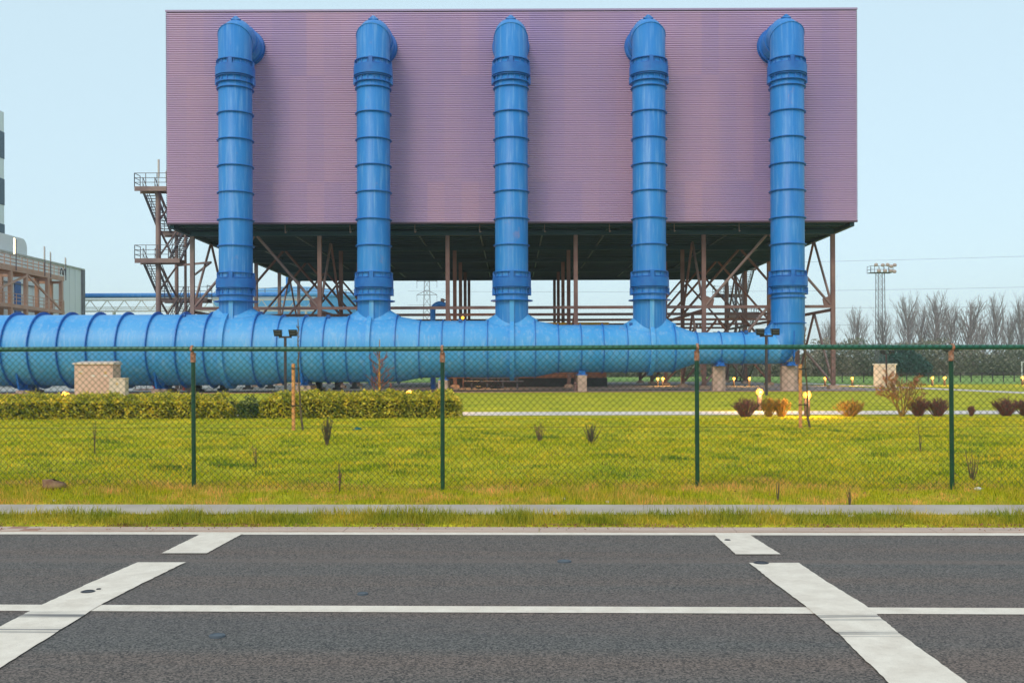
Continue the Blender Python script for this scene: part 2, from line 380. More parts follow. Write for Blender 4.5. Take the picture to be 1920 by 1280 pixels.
def paint_mat(name, tyre):
    m = bpy.data.materials.new(name); m.use_nodes = True
    N = m.node_tree.nodes; L = m.node_tree.links; b = N['Principled BSDF']; b.inputs['Roughness'].default_value = .7
    tc = N.new('ShaderNodeTexCoord')
    n1 = N.new('ShaderNodeTexNoise'); n1.inputs['Scale'].default_value = 5; n1.inputs['Detail'].default_value = 8; n1.inputs['Roughness'].default_value = .7
    L.new(tc.outputs['Object'], n1.inputs[0])
    mx = N.new('ShaderNodeMix'); mx.data_type = 'RGBA'; mx.inputs[6].default_value = (.66, .56, .47, 1); mx.inputs[7].default_value = (.84, .74, .64, 1)
    r = N.new('ShaderNodeMapRange'); r.inputs[1].default_value = .3; r.inputs[2].default_value = .65; L.new(n1.outputs[0], r.inputs[0]); L.new(r.outputs[0], mx.inputs[0])
    prev = mx.outputs[2]
    n3 = N.new('ShaderNodeTexNoise'); n3.inputs['Scale'].default_value = 120; n3.inputs['Detail'].default_value = 2; L.new(tc.outputs['Object'], n3.inputs[0])
    r3 = N.new('ShaderNodeMapRange'); r3.inputs[1].default_value = .62; r3.inputs[2].default_value = .72; r3.inputs[4].default_value = .5; L.new(n3.outputs[0], r3.inputs[0])
    q0 = N.new('ShaderNodeMix'); q0.data_type = 'RGBA'; q0.inputs[7].default_value = (.25, .24, .23, 1)
    L.new(r3.outputs[0], q0.inputs[0]); L.new(prev, q0.inputs[6]); prev = q0.outputs[2]
    if tyre:
        sp = N.new('ShaderNodeSeparateXYZ'); L.new(tc.outputs['Object'], sp.inputs[0])
        mp = N.new('ShaderNodeMapping'); mp.inputs['Scale'].default_value = (.5, 34, 1); L.new(tc.outputs['Object'], mp.inputs[0])
        n2 = N.new('ShaderNodeTexNoise'); n2.inputs['Scale'].default_value = 1; n2.inputs['Detail'].default_value = 2; L.new(mp.outputs[0], n2.inputs[0])
        s2 = N.new('ShaderNodeMapRange'); s2.inputs[1].default_value = .45; s2.inputs[2].default_value = .58; L.new(n2.outputs[0], s2.inputs[0])
        for n0, wd, am in ((6.42, .10, .85), (6.03, .09, .75), (8.55, .1, .15)):
            d = N.new('ShaderNodeMath'); d.operation = 'SUBTRACT'; d.inputs[1].default_value = n0; L.new(sp.outputs[1], d.inputs[0])
            a = N.new('ShaderNodeMath'); a.operation = 'ABSOLUTE'; L.new(d.outputs[0], a.inputs[0])
            k = N.new('ShaderNodeMapRange'); k.inputs[1].default_value = wd; k.inputs[2].default_value = wd * .5; k.inputs[4].default_value = am
            L.new(a.outputs[0], k.inputs[0])
            km = N.new('ShaderNodeMath'); km.operation = 'MULTIPLY'; L.new(k.outputs[0], km.inputs[0]); L.new(s2.outputs[0], km.inputs[1])
            q = N.new('ShaderNodeMix'); q.data_type = 'RGBA'; q.inputs[7].default_value = (.09, .09, .10, 1)
            L.new(km.outputs[0], q.inputs[0]); L.new(prev, q.inputs[6]); prev = q.outputs[2]
    L.new(prev, b.inputs['Base Color'])
    return m
M['line'] = paint_mat('line_paint', False); M['line_tyre'] = paint_mat('crossing_paint', True)
M['gutter'] = mat('gutter_concrete', (.46, .33, .27), rough=.9, color2=(.58, .43, .36), vscale=2.5, vstretch=(.4, 3, 1), bump=.3, bscale=40)
M['path'] = mat('path_asphalt', (.41, .345, .29), rough=.95, color2=(.50, .43, .37), vscale=1.5, bump=.3, bscale=80)
M['path_pale'] = mat('pale_path', (.62, .54, .50), rough=.95, color2=(.72, .64, .58), vscale=1.0, space='World')
M['gravel'] = mat('gravel', (.24, .20, .20), rough=.95, color2=(.36, .30, .28), vscale=.8, bump=.6, bscale=20, space='World')
M['concrete_slab'] = mat('concrete_slab', (.40, .41, .40), rough=.95, color2=(.48, .48, .46), vscale=.3, space='World')
M['brickwork_kerb'] = mat('brick_kerb', (.30, .12, .08), rough=.9, color2=(.42, .26, .2), vscale=9, vstretch=(1, 4, 1))

def ground_mat():
    m = bpy.data.materials.new('grass_ground'); m.use_nodes = True
    N = m.node_tree.nodes; L = m.node_tree.links; b = N['Principled BSDF']; b.inputs['Roughness'].default_value = .95
    b.inputs['Specular IOR Level'].default_value = .15
    g = N.new('ShaderNodeNewGeometry')
    n1 = N.new('ShaderNodeTexNoise'); n1.inputs['Scale'].default_value = .9; n1.inputs['Detail'].default_value = 8; n1.inputs['Roughness'].default_value = .7
    L.new(g.outputs['Position'], n1.inputs[0])
    r = N.new('ShaderNodeValToRGB'); e = r.color_ramp.elements
    e[0].position = .3; e[0].color = (.24, .31, .006, 1); e[1].position = .72; e[1].color = (.70, .60, .03, 1)
    k = e.new(.5); k.color = (.47, .44, .025, 1)
    L.new(n1.outputs[0], r.inputs[0])
    n2 = N.new('ShaderNodeTexNoise'); n2.inputs['Scale'].default_value = 26; n2.inputs['Detail'].default_value = 4; L.new(g.outputs['Position'], n2.inputs[0])
    mr = N.new('ShaderNodeMapRange'); mr.inputs[1].default_value = .3; mr.inputs[2].default_value = .7; mr.inputs[3].default_value = .65; mr.inputs[4].default_value = 1.3
    L.new(n2.outputs[0], mr.inputs[0])
    hv = N.new('ShaderNodeHueSaturation'); L.new(r.outputs[0], hv.inputs['Color']); L.new(mr.outputs[0], hv.inputs['Value'])
    L.new(hv.outputs[0], b.inputs['Base Color'])
    bp = N.new('ShaderNodeBump'); bp.inputs['Strength'].default_value = .8; bp.inputs['Distance'].default_value = .05
    L.new(n2.outputs[0], bp.inputs['Height']); L.new(bp.outputs[0], b.inputs['Normal'])
    return m
M['grass_ground'] = ground_mat()
M['far_field'] = mat('far_lawn', (.15, .27, .03), rough=.95, color2=(.22, .32, .05), vscale=.1, space='World')
M['blade'] = mat('grass_blades', (.30, .40, .006), rough=.6, spec=.2, color2=(.80, .68, .035), vscale=1.6, island=.6, trans=.3, space='World', lo=.35, hi=.68)
M['blade_straw'] = mat('straw_blades', (.42, .46, .012), rough=.7, spec=.2, color2=(.82, .54, .13), vscale=2.6, island=.6, trans=.3, space='World', lo=.42, hi=.68)
M['blade_verge'] = mat('verge_blades', (.26, .32, .012), rough=.6, color2=(.60, .52, .04), vscale=1.6, island=.5, trans=.3, space='World')
M['dirt'] = mat('dirt', (.20, .10, .06), rough=.95, color2=(.32, .2, .1), vscale=12)

# ------------------------------------------------------------------ ground frame (road direction turned 1.6 deg)
ALPHA = R(1.6); SA, CA = math.sin(ALPHA), math.cos(ALPHA)
def W(u, n, z=0.0): return Vector((u * CA + n * SA, -u * SA + n * CA, z))
def UN(x, y): return (x * CA - y * SA, x * SA + y * CA)
def smooth(a, b, t):
    t = max(0.0, min(1.0, (t - a) / (b - a))); return t * t * (3 - 2 * t)
def gz_un(u, n):
    if n < 9.95: return -0.04
    z = -0.04 + 0.07 * smooth(9.95, 10.08, n) + 0.03 * smooth(10.2, 10.5, n)
    z += 0.06 * smooth(11.3, 12.2, n) + 0.13 * smooth(13.0, 20, n)
    if 11.6 < n < 29:
        w = smooth(11.6, 12.6, n) * (1 - smooth(26.5, 28, n))
        z += w * (0.03 * math.sin(u * .7 + n * .5) + 0.02 * math.sin(u * 1.9 - n * 1.3) + .05 * math.exp(-((n - 15.2) / .7) ** 2) * (1 + math.sin(u * .9)) * .5)
    return z
def gz(x, y):
    u, n = UN(x, y); return gz_un(u, n)

def frame_obj(o):     # meshes written in (u, n) coordinates
    o.rotation_euler.z = -ALPHA; return o

# road
frame_obj(tag(MB().quad((-400, -30, 0), (400, -30, 0), (400, 9.78, 0), (-400, 9.78, 0)).build('road', M['asphalt']), kind='structure'))
# ground sheet
us = [-1100, -800, -300, -120, -60, -40] + [(-25 + .5 * i) for i in range(101)] + [40, 60, 120, 300, 800, 1100]
ns = [-60, 9.8, 9.95, 10.02, 10.08, 10.2, 10.4, 10.6, 11.0, 11.3] + [11.6 + .3 * i for i in range(60)] + [30, 34, 45, 62, 120, 300, 700, 1100]
gv = [(u, n, gz_un(u, n)) for n in ns for u in us]; nu = len(us)
gf = [(j * nu + i, j * nu + i + 1, (j + 1) * nu + i + 1, (j + 1) * nu + i) for j in range(len(ns) - 1) for i in range(nu - 1)]
mb = MB(); mb.add(gv, gf, True); frame_obj(tag(mb.build('ground', M['grass_ground']), kind='structure'))
# gutter band of concrete slabs beside the road (5 mm joints)
mb = MB(); x = -40.0
while x < 40:
    if not (-9.2 < x + 1 < -5.0): mb.box(x, x + 1.994, 9.78, 10.05, -.05, .012)
    x += 2.0
frame_obj(tag(mb.build('gutter', M['gutter']), kind='structure'))
mb = MB()
for i in range(24):
    for j in range(2): mb.box(-9.98 + i * .2, -9.98 + i * .2 + .19, 9.785 + j * .13, 9.785 + j * .13 + .12, -.05, .008 + .006 * ((i + j) % 2))
frame_obj(tag(mb.build('kerb', M['brickwork_kerb']), kind='structure'))
# cycle path
frame_obj(tag(MB().quad((-400, 10.50, .075), (400, 10.50, .075), (400, 11.27, .075), (-400, 11.27, .075)).build('pavement', M['path']), kind='structure'))
# road lines
mb = MB(); mb.quad((-200, 9.61, .004), (200, 9.61, .004), (200, 9.755, .004), (-200, 9.755, .004))
frame_obj(tag(mb.build('edge_line', M['line']), kind='structure'))
mb = MB(); mb.quad((-200, 6.53, .004), (200, 6.53, .004), (200, 6.705, .004), (-200, 6.705, .004))
frame_obj(tag(mb.build('lane_line', M['line']), kind='structure'))
def marking(name, left, right):
    mb = MB(); n = 70
    def lerp(ps, t):
        t = t * (len(ps) - 1); i = min(int(t), len(ps) - 2); f = t - i
        return (ps[i][0] * (1 - f) + ps[i + 1][0] * f, ps[i][1] * (1 - f) + ps[i + 1][1] * f)
    vs = []
    for k in range(n + 1):
        for ps in (left, right):
            a = lerp(ps, k / n); g = G(a[0], a[1], 0); u, nn = UN(g.x, g.y)
            j = .008 * (random.random() - .5)
            vs.append((u + j, nn, .008))
    fs = [(2 * k, 2 * k + 1, 2 * k + 3, 2 * k + 2) for k in range(n)]
    mb.add(vs, fs); return frame_obj(tag(mb.build(name, M['line_tyre']), kind='structure'))
marking('road_marking', [(378, 1001), (341, 1019), (303, 1038)], [(456, 1001), (422, 1019), (388, 1038)])
marking('road_marking', [(258, 1055), (170, 1093), (80, 1134), (0, 1176), (-200, 1284)], [(348, 1055), (270, 1093), (190, 1134), (0, 1253), (-60, 1292)])
marking('road_marking', [(1337, 1001), (1358, 1020), (1380, 1040)], [(1402, 1001), (1432, 1020), (1464, 1040)])
marking('road_marking', [(1405, 1056), (1443, 1087), (1510, 1137), (1573, 1190), (1680, 1295)], [(1498, 1056), (1543, 1087), (1625, 1137), (1688, 1190), (1833, 1295)])
M['spot'] = mat('blue_spot', (.095, .115, .14), rough=.8)
# little valve covers and patches in the road
def cover(px, py, r, label, m):
    g = G(px, py, 0); mb = MB()
    n = 20; vs = [(r * math.cos(2 * math.pi * i / n), r * .9 * math.sin(2 * math.pi * i / n), .011) for i in range(n)]
    vs2 = [(v[0], v[1], 0.0) for v in vs]
    mb.add(vs + vs2, [tuple(range(n))] + [(i, n + i, n + (i + 1) % n, (i + 1) % n) for i in range(n)])
    mb.ring((0, 0, .012), (0, 0, 1), r * .72, r * .84, .004, 20)
    o = mb.build('valve_cover', m); o.location = (g.x, g.y, 0)
    tag(o, label, 'valve cover', 'round covers set in the road')
cover(165, 1110.5, .052, 'small dark round cover in the middle of the left white crossing stripe', M['steel_dark'])
cover(185, 1106, .018, 'tiny dark stud just above the cover in the left white crossing stripe', M['steel_dark'])
cover(1427, 1056.5, .065, 'dark round cover at the top corner of the right long crossing stripe', M['steel_dark'])
cover(1364, 1013.5, .03, 'tiny dark stud in the short white stripe at upper right', M['steel_dark'])
cover(1058, 1053, .06, 'dark round cover in bare asphalt right of the road centre', M['spot'])
cover(407, 1193, .05, 'faint blue paint spot on the asphalt right of the left stripe', M['spot'])
cover(680, 1114, .04, 'faint blue spot on bare asphalt left of the road centre', M['spot'])

# ------------------------------------------------------------------ aprons and paths beyond the fence
def sheet(name, pts, z, m):
    o = MB().add([(p[0], p[1], z) for p in pts], [tuple(range(len(pts)))]).build(name, m); return tag(o, kind='structure')
GZ = 0.25
sheet('gravel', [(-120, 61.2), (22.4, 60.6), (26.5, 64.5), (27, 112), (-120, 112)], GZ + .006, M['gravel'])
sheet('yard', [(-120, 68), (-11, 68), (-11, 95), (-120, 95)], GZ + .011, M['concrete_slab'])
mb = MB(); mb.box(-60, 22.4, 60.7, 61.0, .1, GZ + .05); tag(mb.build('kerb', M['brickwork_kerb']), kind='structure')
# garden path, straight part
sheet('path', [(-60, 30.2), (80, 28.75), (80, 31.3), (-60, 32.7)], GZ + .012, M['path_pale'])
a = [G(1500, 717.2, GZ), G(1700, 725.5, GZ), G(1925, 735, GZ), G(2300, 752, GZ)]; b_ = [G(2300, 757.5, GZ), G(1925, 738.2, GZ), G(1700, 728, GZ), G(1500, 719.2, GZ)]
o = MB(); o.add([(p.x, p.y, GZ + .012) for p in a + b_], [(0, 1, 6, 7), (1, 2, 5, 6), (2, 3, 4, 5)]); tag(o.build('path', M['path_pale']), kind='structure')
sheet('field', [(27.5, 88), (400, 70), (800, 700), (-700, 700), (-300, 115), (27.5, 115)], GZ + .006, M['far_field'])

# ------------------------------------------------------------------ the raised hall
hall = thing('raised_hall', 'large windowless lilac ribbed metal hall raised on red-brown steel legs', 'building', (0, 66, GZ))
def H(mb, name, m, parent=None):      # world coordinates -> child of hall
    o = mb.build(name, m, parent or hall)
    if parent is None: o.location = (0, -66, -GZ)
    return o
XL, XR, Y0, Y1, ZB, ZT = -23.66, 23.74, 66.0, 106.0, 11.84, 26.30
nr = 96; p = (ZT - ZB) / nr
prof = []
for i in range(nr):
    z = ZB + i * p
    prof += [(z, 0.0), (z + .16 * p, -.07), (z + .60 * p, -.07), (z + .78 * p, 0.0)]
prof.append((ZT, 0.0))
mb = MB()
def rib_wall(mb, a, b, nrm):
    vs = []
    for z, d in prof:
        for q in (a, b): vs.append((q[0] - nrm[0] * d, q[1] - nrm[1] * d, z))
    mb.add(vs, [(2 * i, 2 * i + 1, 2 * i + 3, 2 * i + 2) for i in range(len(prof) - 1)])
rib_wall(mb, (XL, Y0), (XR, Y0), (0, -1))
H(mb, 'front_wall', M['clad'])
for xs, nn in ((XL, (-1, 0)), (XR, (1, 0))):
    mb = MB(); rib_wall(mb, (xs, Y1), (xs, Y0), nn) if xs < 0 else rib_wall(mb, (xs, Y0), (xs, Y1), nn)
    H(mb, 'side_wall', M['clad'])
mb = MB(); rib_wall(mb, (XR, Y1), (XL, Y1), (0, 1)); H(mb, 'back_wall', M['clad'])
H(MB().box(XL, XR, Y0, Y1, ZT - .1, ZT + .02), 'roof', M['clad_dark'])
H(MB().box(XL - .07, XR + .07, Y0 - .09, Y0 + .12, ZT + .022, ZT + .15), 'roof_trim', M['clad_trim'])
H(MB().box(XL - .04, XR + .04, Y0 - .06, Y0 + .1, ZB - .09, ZB - .002), 'base_trim', M['clad_dark'])
# soffit: deck with cross ribs
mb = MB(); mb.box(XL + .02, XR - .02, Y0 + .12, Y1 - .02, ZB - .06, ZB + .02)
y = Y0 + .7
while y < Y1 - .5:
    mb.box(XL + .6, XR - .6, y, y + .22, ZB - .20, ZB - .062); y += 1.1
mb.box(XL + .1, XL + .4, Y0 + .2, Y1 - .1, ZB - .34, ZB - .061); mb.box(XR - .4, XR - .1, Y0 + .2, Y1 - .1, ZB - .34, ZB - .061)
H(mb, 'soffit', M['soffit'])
for k in range(10):
    x = -20.4 + k * 4.53
    H(MB().box(x - .05, x + .05, Y0 + 2, Y1 - 1, ZB - .30, ZB - .202), 'soffit_rail', M['soffit_rail'])
ROWS = [68.2, 76.7, 85.2, 93.7, 102.2]
COLX = [PX(361.5, 68.2), PX(600, 68.2), PX(840, 68.2), PX(1080, 68.2), PX(1320, 68.2), PX(1562, 68.2)]
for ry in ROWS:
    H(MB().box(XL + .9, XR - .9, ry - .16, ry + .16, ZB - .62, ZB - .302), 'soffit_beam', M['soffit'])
ZC = ZB - .62; ZM = 6.10
for i, cx in enumerate(COLX):
    for j, ry in enumerate(ROWS):
        h = .145
        mb = MB(); mb.box(cx - h, cx + h, ry - h * .8, ry + h * .8, GZ + .25, ZC)
        c = H(mb, 'column', M['rust'] if i not in (0,) else M['rust2'])
        ft = MB(); ft.box(cx - .35, cx + .35, ry - .35, ry + .35, GZ - .1, GZ + .22); ft.box(cx - .24, cx + .24, ry - .24, ry + .24, GZ + .222, GZ + .27)
        f_ = ft.build('footing', M['concrete'], c)
for j, ry in enumerate(ROWS):
    H(MB().box(COLX[0] + .15, COLX[-1] - .15, ry - .10, ry + .10, ZM - .10, ZM + .10), 'tie_beam', M['rust'])
for i in (0, 1, 4, 5):
    H(MB().box(COLX[i] - .09, COLX[i] + .09, ROWS[0] + .12, ROWS[-1] - .12, ZM - .32, ZM - .12), 'tie_beam', M['rust'])
def brace(a, b, r=.10, m='rust2'):
    mb = MB(); mb.bar(a, b, r, n=10, smooth=True); H(mb, 'brace', M[m])
for (i0, i1) in ((0, 1), (4, 5)):
    for j, ry in enumerate(ROWS):
        xa, xb = COLX[i0], COLX[i1]; xm = (xa + xb) / 2
        m_ = 'rust2' if j == 0 else 'rust'
        brace((xm - .1, ry, ZC), (xa + .15, ry, ZM + .12), m=m_); brace((xm + .1, ry, ZC), (xb - .15, ry, ZM + .12), m=m_)
        brace((xm - .1, ry, ZM - .12), (xa + .15, ry, GZ + .5), m=m_); brace((xm + .1, ry, ZM - .12), (xb - .15, ry, GZ + .5), m=m_)
for i in (0, 1, 4, 5):
    for (j0, j1) in ((0, 1), (3, 4)):
        ya, yb = ROWS[j0], ROWS[j1]; ym = (ya + yb) / 2
        brace((COLX[i], ym - .1, ZC), (COLX[i], ya + .12, ZM), .09, 'rust2'); brace((COLX[i], ym + .1, ZC), (COLX[i], yb - .12, ZM), .09, 'rust')
        brace((COLX[i], ym - .1, ZM - .34), (COLX[i], ya + .12, GZ + .5), .09, 'rust2'); brace((COLX[i], ym + .1, ZM - .34), (COLX[i], yb - .12, GZ + .5), .09, 'rust')
for i in (2, 3):
    brace((COLX[i], ROWS[0] + .12, ZM), (COLX[i], ROWS[1] - .1, 3.2), .10, 'rust'); brace((COLX[i], ROWS[1] + .1, ZM - .4), (COLX[i], ROWS[2] - .1, 3.2), .10, 'rust')
# gusset plates at the first row
for i, s_ in ((0, 1), (1, -1), (4, 1), (5, -1)):
    g = MB(); x = COLX[i] + s_ * .15
    g.add([(x, 68.17, ZM + .1), (x + s_ * .5, 68.17, ZM + .1), (x + s_ * .6, 68.17, ZM + .55), (x, 68.17, ZM + .8), (x, 68.23, ZM + .1), (x + s_ * .5, 68.23, ZM + .1), (x + s_ * .6, 68.23, ZM + .55), (x, 68.23, ZM + .8)],
          [(0, 1, 2, 3), (7, 6, 5, 4), (0, 4, 5, 1), (1, 5, 6, 2), (2, 6, 7, 3)])
    H(g, 'gusset', M['rust'])
# hooks hanging along the front edge
for k in range(10):
    x = PX(414 + k * 121.6, 66.6)
    mb = MB(); mb.bar((x, 66.6, ZB - .08), (x, 66.6, ZB - .62), .03, n=6); mb.bar((x, 66.6, ZB - .62), (x + .10, 66.6, ZB - .55), .03, n=6)
    H(mb, 'hook', M['rust2'])

# ------------------------------------------------------------------ header pipe
YP = 63.2; ZH = 3.06
SEG = [(-120, 2.33), (PX(487, 61), 2.33), (PX(522, 61), 2.15), (PX(742, 61), 2.15), (PX(787, 61), 1.86), (PX(1004, 61.3), 1.86), (PX(1048, 61.4), 1.56), (PX(1268, 61.6), 1.56), (PX(1309, 61.9), 1.04)]
def rad(x):
    for (xa, ra), (xb, rb) in zip(SEG, SEG[1:]):
        if xa <= x <= xb: return ra + (rb - ra) * (x - xa) / (xb - xa)
    return SEG[-1][1]
header = thing('header_pipe', 'huge horizontal blue ringed pipe that narrows in steps to the right', 'pipe', (0, YP, GZ))
def HP(mb, name, m, parent=None):
    o = mb.build(name, m, parent or header)
    if parent is None: o.location = (0, -YP, -GZ)
    return o
XE = 18.17     # axis of the last riser
mb = MB()
n = 72
pts = [(-120, 0), (-60, 0)]
xs = sorted(set([-120.0, -60.0] + [s[0] for s in SEG[1:]]))
path = [(x, YP, ZH) for x in xs] + [(XE - .72, YP, ZH)]
rs = [rad(x) for x in xs] + [1.04]
# body of revolution about x
vs = []; fs = []
for (x, _, _), r in zip(path, rs):
    for i in range(n):
        t = 2 * math.pi * i / n; vs.append((x, YP + r * math.cos(t), ZH + r * math.sin(t)))
for k in range(len(path) - 1):
    for i in range(n):
        j = (i + 1) % n; fs.append((k * n + i, (k + 1) * n + i, (k + 1) * n + j, k * n + j))
mb.add(vs, fs, True)
HP(mb, 'pipe_shell', M['blue_header'])
def hring(px, w=.035, h=.15, name='stiffener_ring', m='blue_band'):
    x = PX(px, YP - 2.0) if px < 1900 else px
    r = rad(x); x = PX(px, YP - r); r = rad(x)
    HP(MB().ring((x, YP, ZH), (1, 0, 0), r - .02, r + h, w, 64), name, M[m]); return x
for px in [-110, -55, 1, 51, 106, 161, 216, 273, 328, 381, 472]: hring(px, .05, .19)
for px in [518, 563, 605, 648, 740]: hring(px, .045, .13)
for px in [785, 828, 870, 914, 1004]: hring(px, .045, .10)
for px in [1048, 1091, 1133, 1178, 1268]: hring(px, .045, .09)
for px in [1310, 1354, 1397, 1441]: hring(px, .045, .09)
# small bearing lugs on some rings
for px, a in ((648 - 42, 55), (870 - 15, 60), (1178, 60), (381 - 46, 62), (1354 + 43, 70)):
    x = PX(px, 62); r = rad(x) + .12; t = R(90 + a * .35)
    c = (x + .25, YP + r * math.cos(t), ZH + r * math.sin(t))
    HP(MB().box(c[0] - .10, c[0] + .10, c[1] - .10, c[1] + .10, c[2] - .13, c[2] + .09), 'lug', M['blue_dark'])
RX = [-18.15, -9.07, 0.0, 9.07, XE]
for k in range(4):     # wide bands under each riser
    r = rad(RX[k]); w = .30 if k == 0 else .28
    HP(MB().ring((RX[k] - (.35 if k == 0 else .12 if k == 1 else 0), YP, ZH), (1, 0, 0), r - .02, r + .24, w, 72), 'saddle_band', M['blue_header'])
# steel saddles under the pipe and their concrete piers
piers = [(48, .9), (302, 1.0), (571, .95), (831, .62), (1091, .58), (1351, .72), (1484, .9)]
for i, (px, wd) in enumerate(piers):
    x = PX(px, YP - .6); r = rad(x); zb = ZH - r
    ztop = {0: .46, 1: .52, 2: .72, 3: 1.02, 4: 1.32, 5: 1.88, 6: 1.88}[i]
    mb = MB(); mb.box(x - .22, x + .22, YP - .75, YP + .75, ztop + .06, max(zb + .12, ztop + .2)); mb.box(x - .34, x + .34, YP - .85, YP + .85, ztop + .002, ztop + .06)
    if r > 1.9: mb.add([(x - .06, YP - 1.5, ztop + .06), (x + .06, YP - 1.5, ztop + .06), (x + .06, YP - r * .8, ZH - r * .55), (x - .06, YP - r * .8, ZH - r * .55), (x - .06, YP, ztop + .06), (x + .06, YP, ztop + .06), (x + .06, YP, ZH - r + .1), (x - .06, YP, ZH - r + .1)],
                       [(0, 1, 2, 3), (0, 3, 7, 4), (1, 5, 6, 2), (4, 7, 6, 5), (0, 4, 5, 1)])
    HP(mb, 'support_leg', M['blue_band'])
    pm = MB()
    if i < 5:
        h_ = 1.0
        pm.box(-wd * .5, wd * .5, -h_, h_, -.1, ztop - GZ - .04); pm.box(-wd * .5 + .03, wd * .5 - .03, -h_ + .03, h_ - .03, ztop - GZ - .04, ztop - GZ)
    else:
        nn = 8; pm.bar((0, 0, -.1), (0, 0, ztop - GZ - .03), wd * .62, n=8); pm.bar((0, 0, ztop - GZ - .03), (0, 0, ztop - GZ), wd * .58, n=8)
    o = pm.build('concrete_pier', M['concrete']); o.location = (x, YP, GZ)
    lab = ['low concrete pier under the header pipe at the far left by the first lamp', 'low wide concrete pier under the thick pipe, right of the utility cabinets',
           'low concrete pier under the header pipe behind the left staked sapling', 'narrow concrete pier under the pipe right behind the second fence post',
           'narrow square concrete pier in front of the brick plant room', 'tall faceted concrete pier under the thin pipe left of the last riser', 'widest tall faceted concrete pier under the right end of the pipe'][i]
    tag(o, lab, 'pier', 'concrete piers under the header pipe')

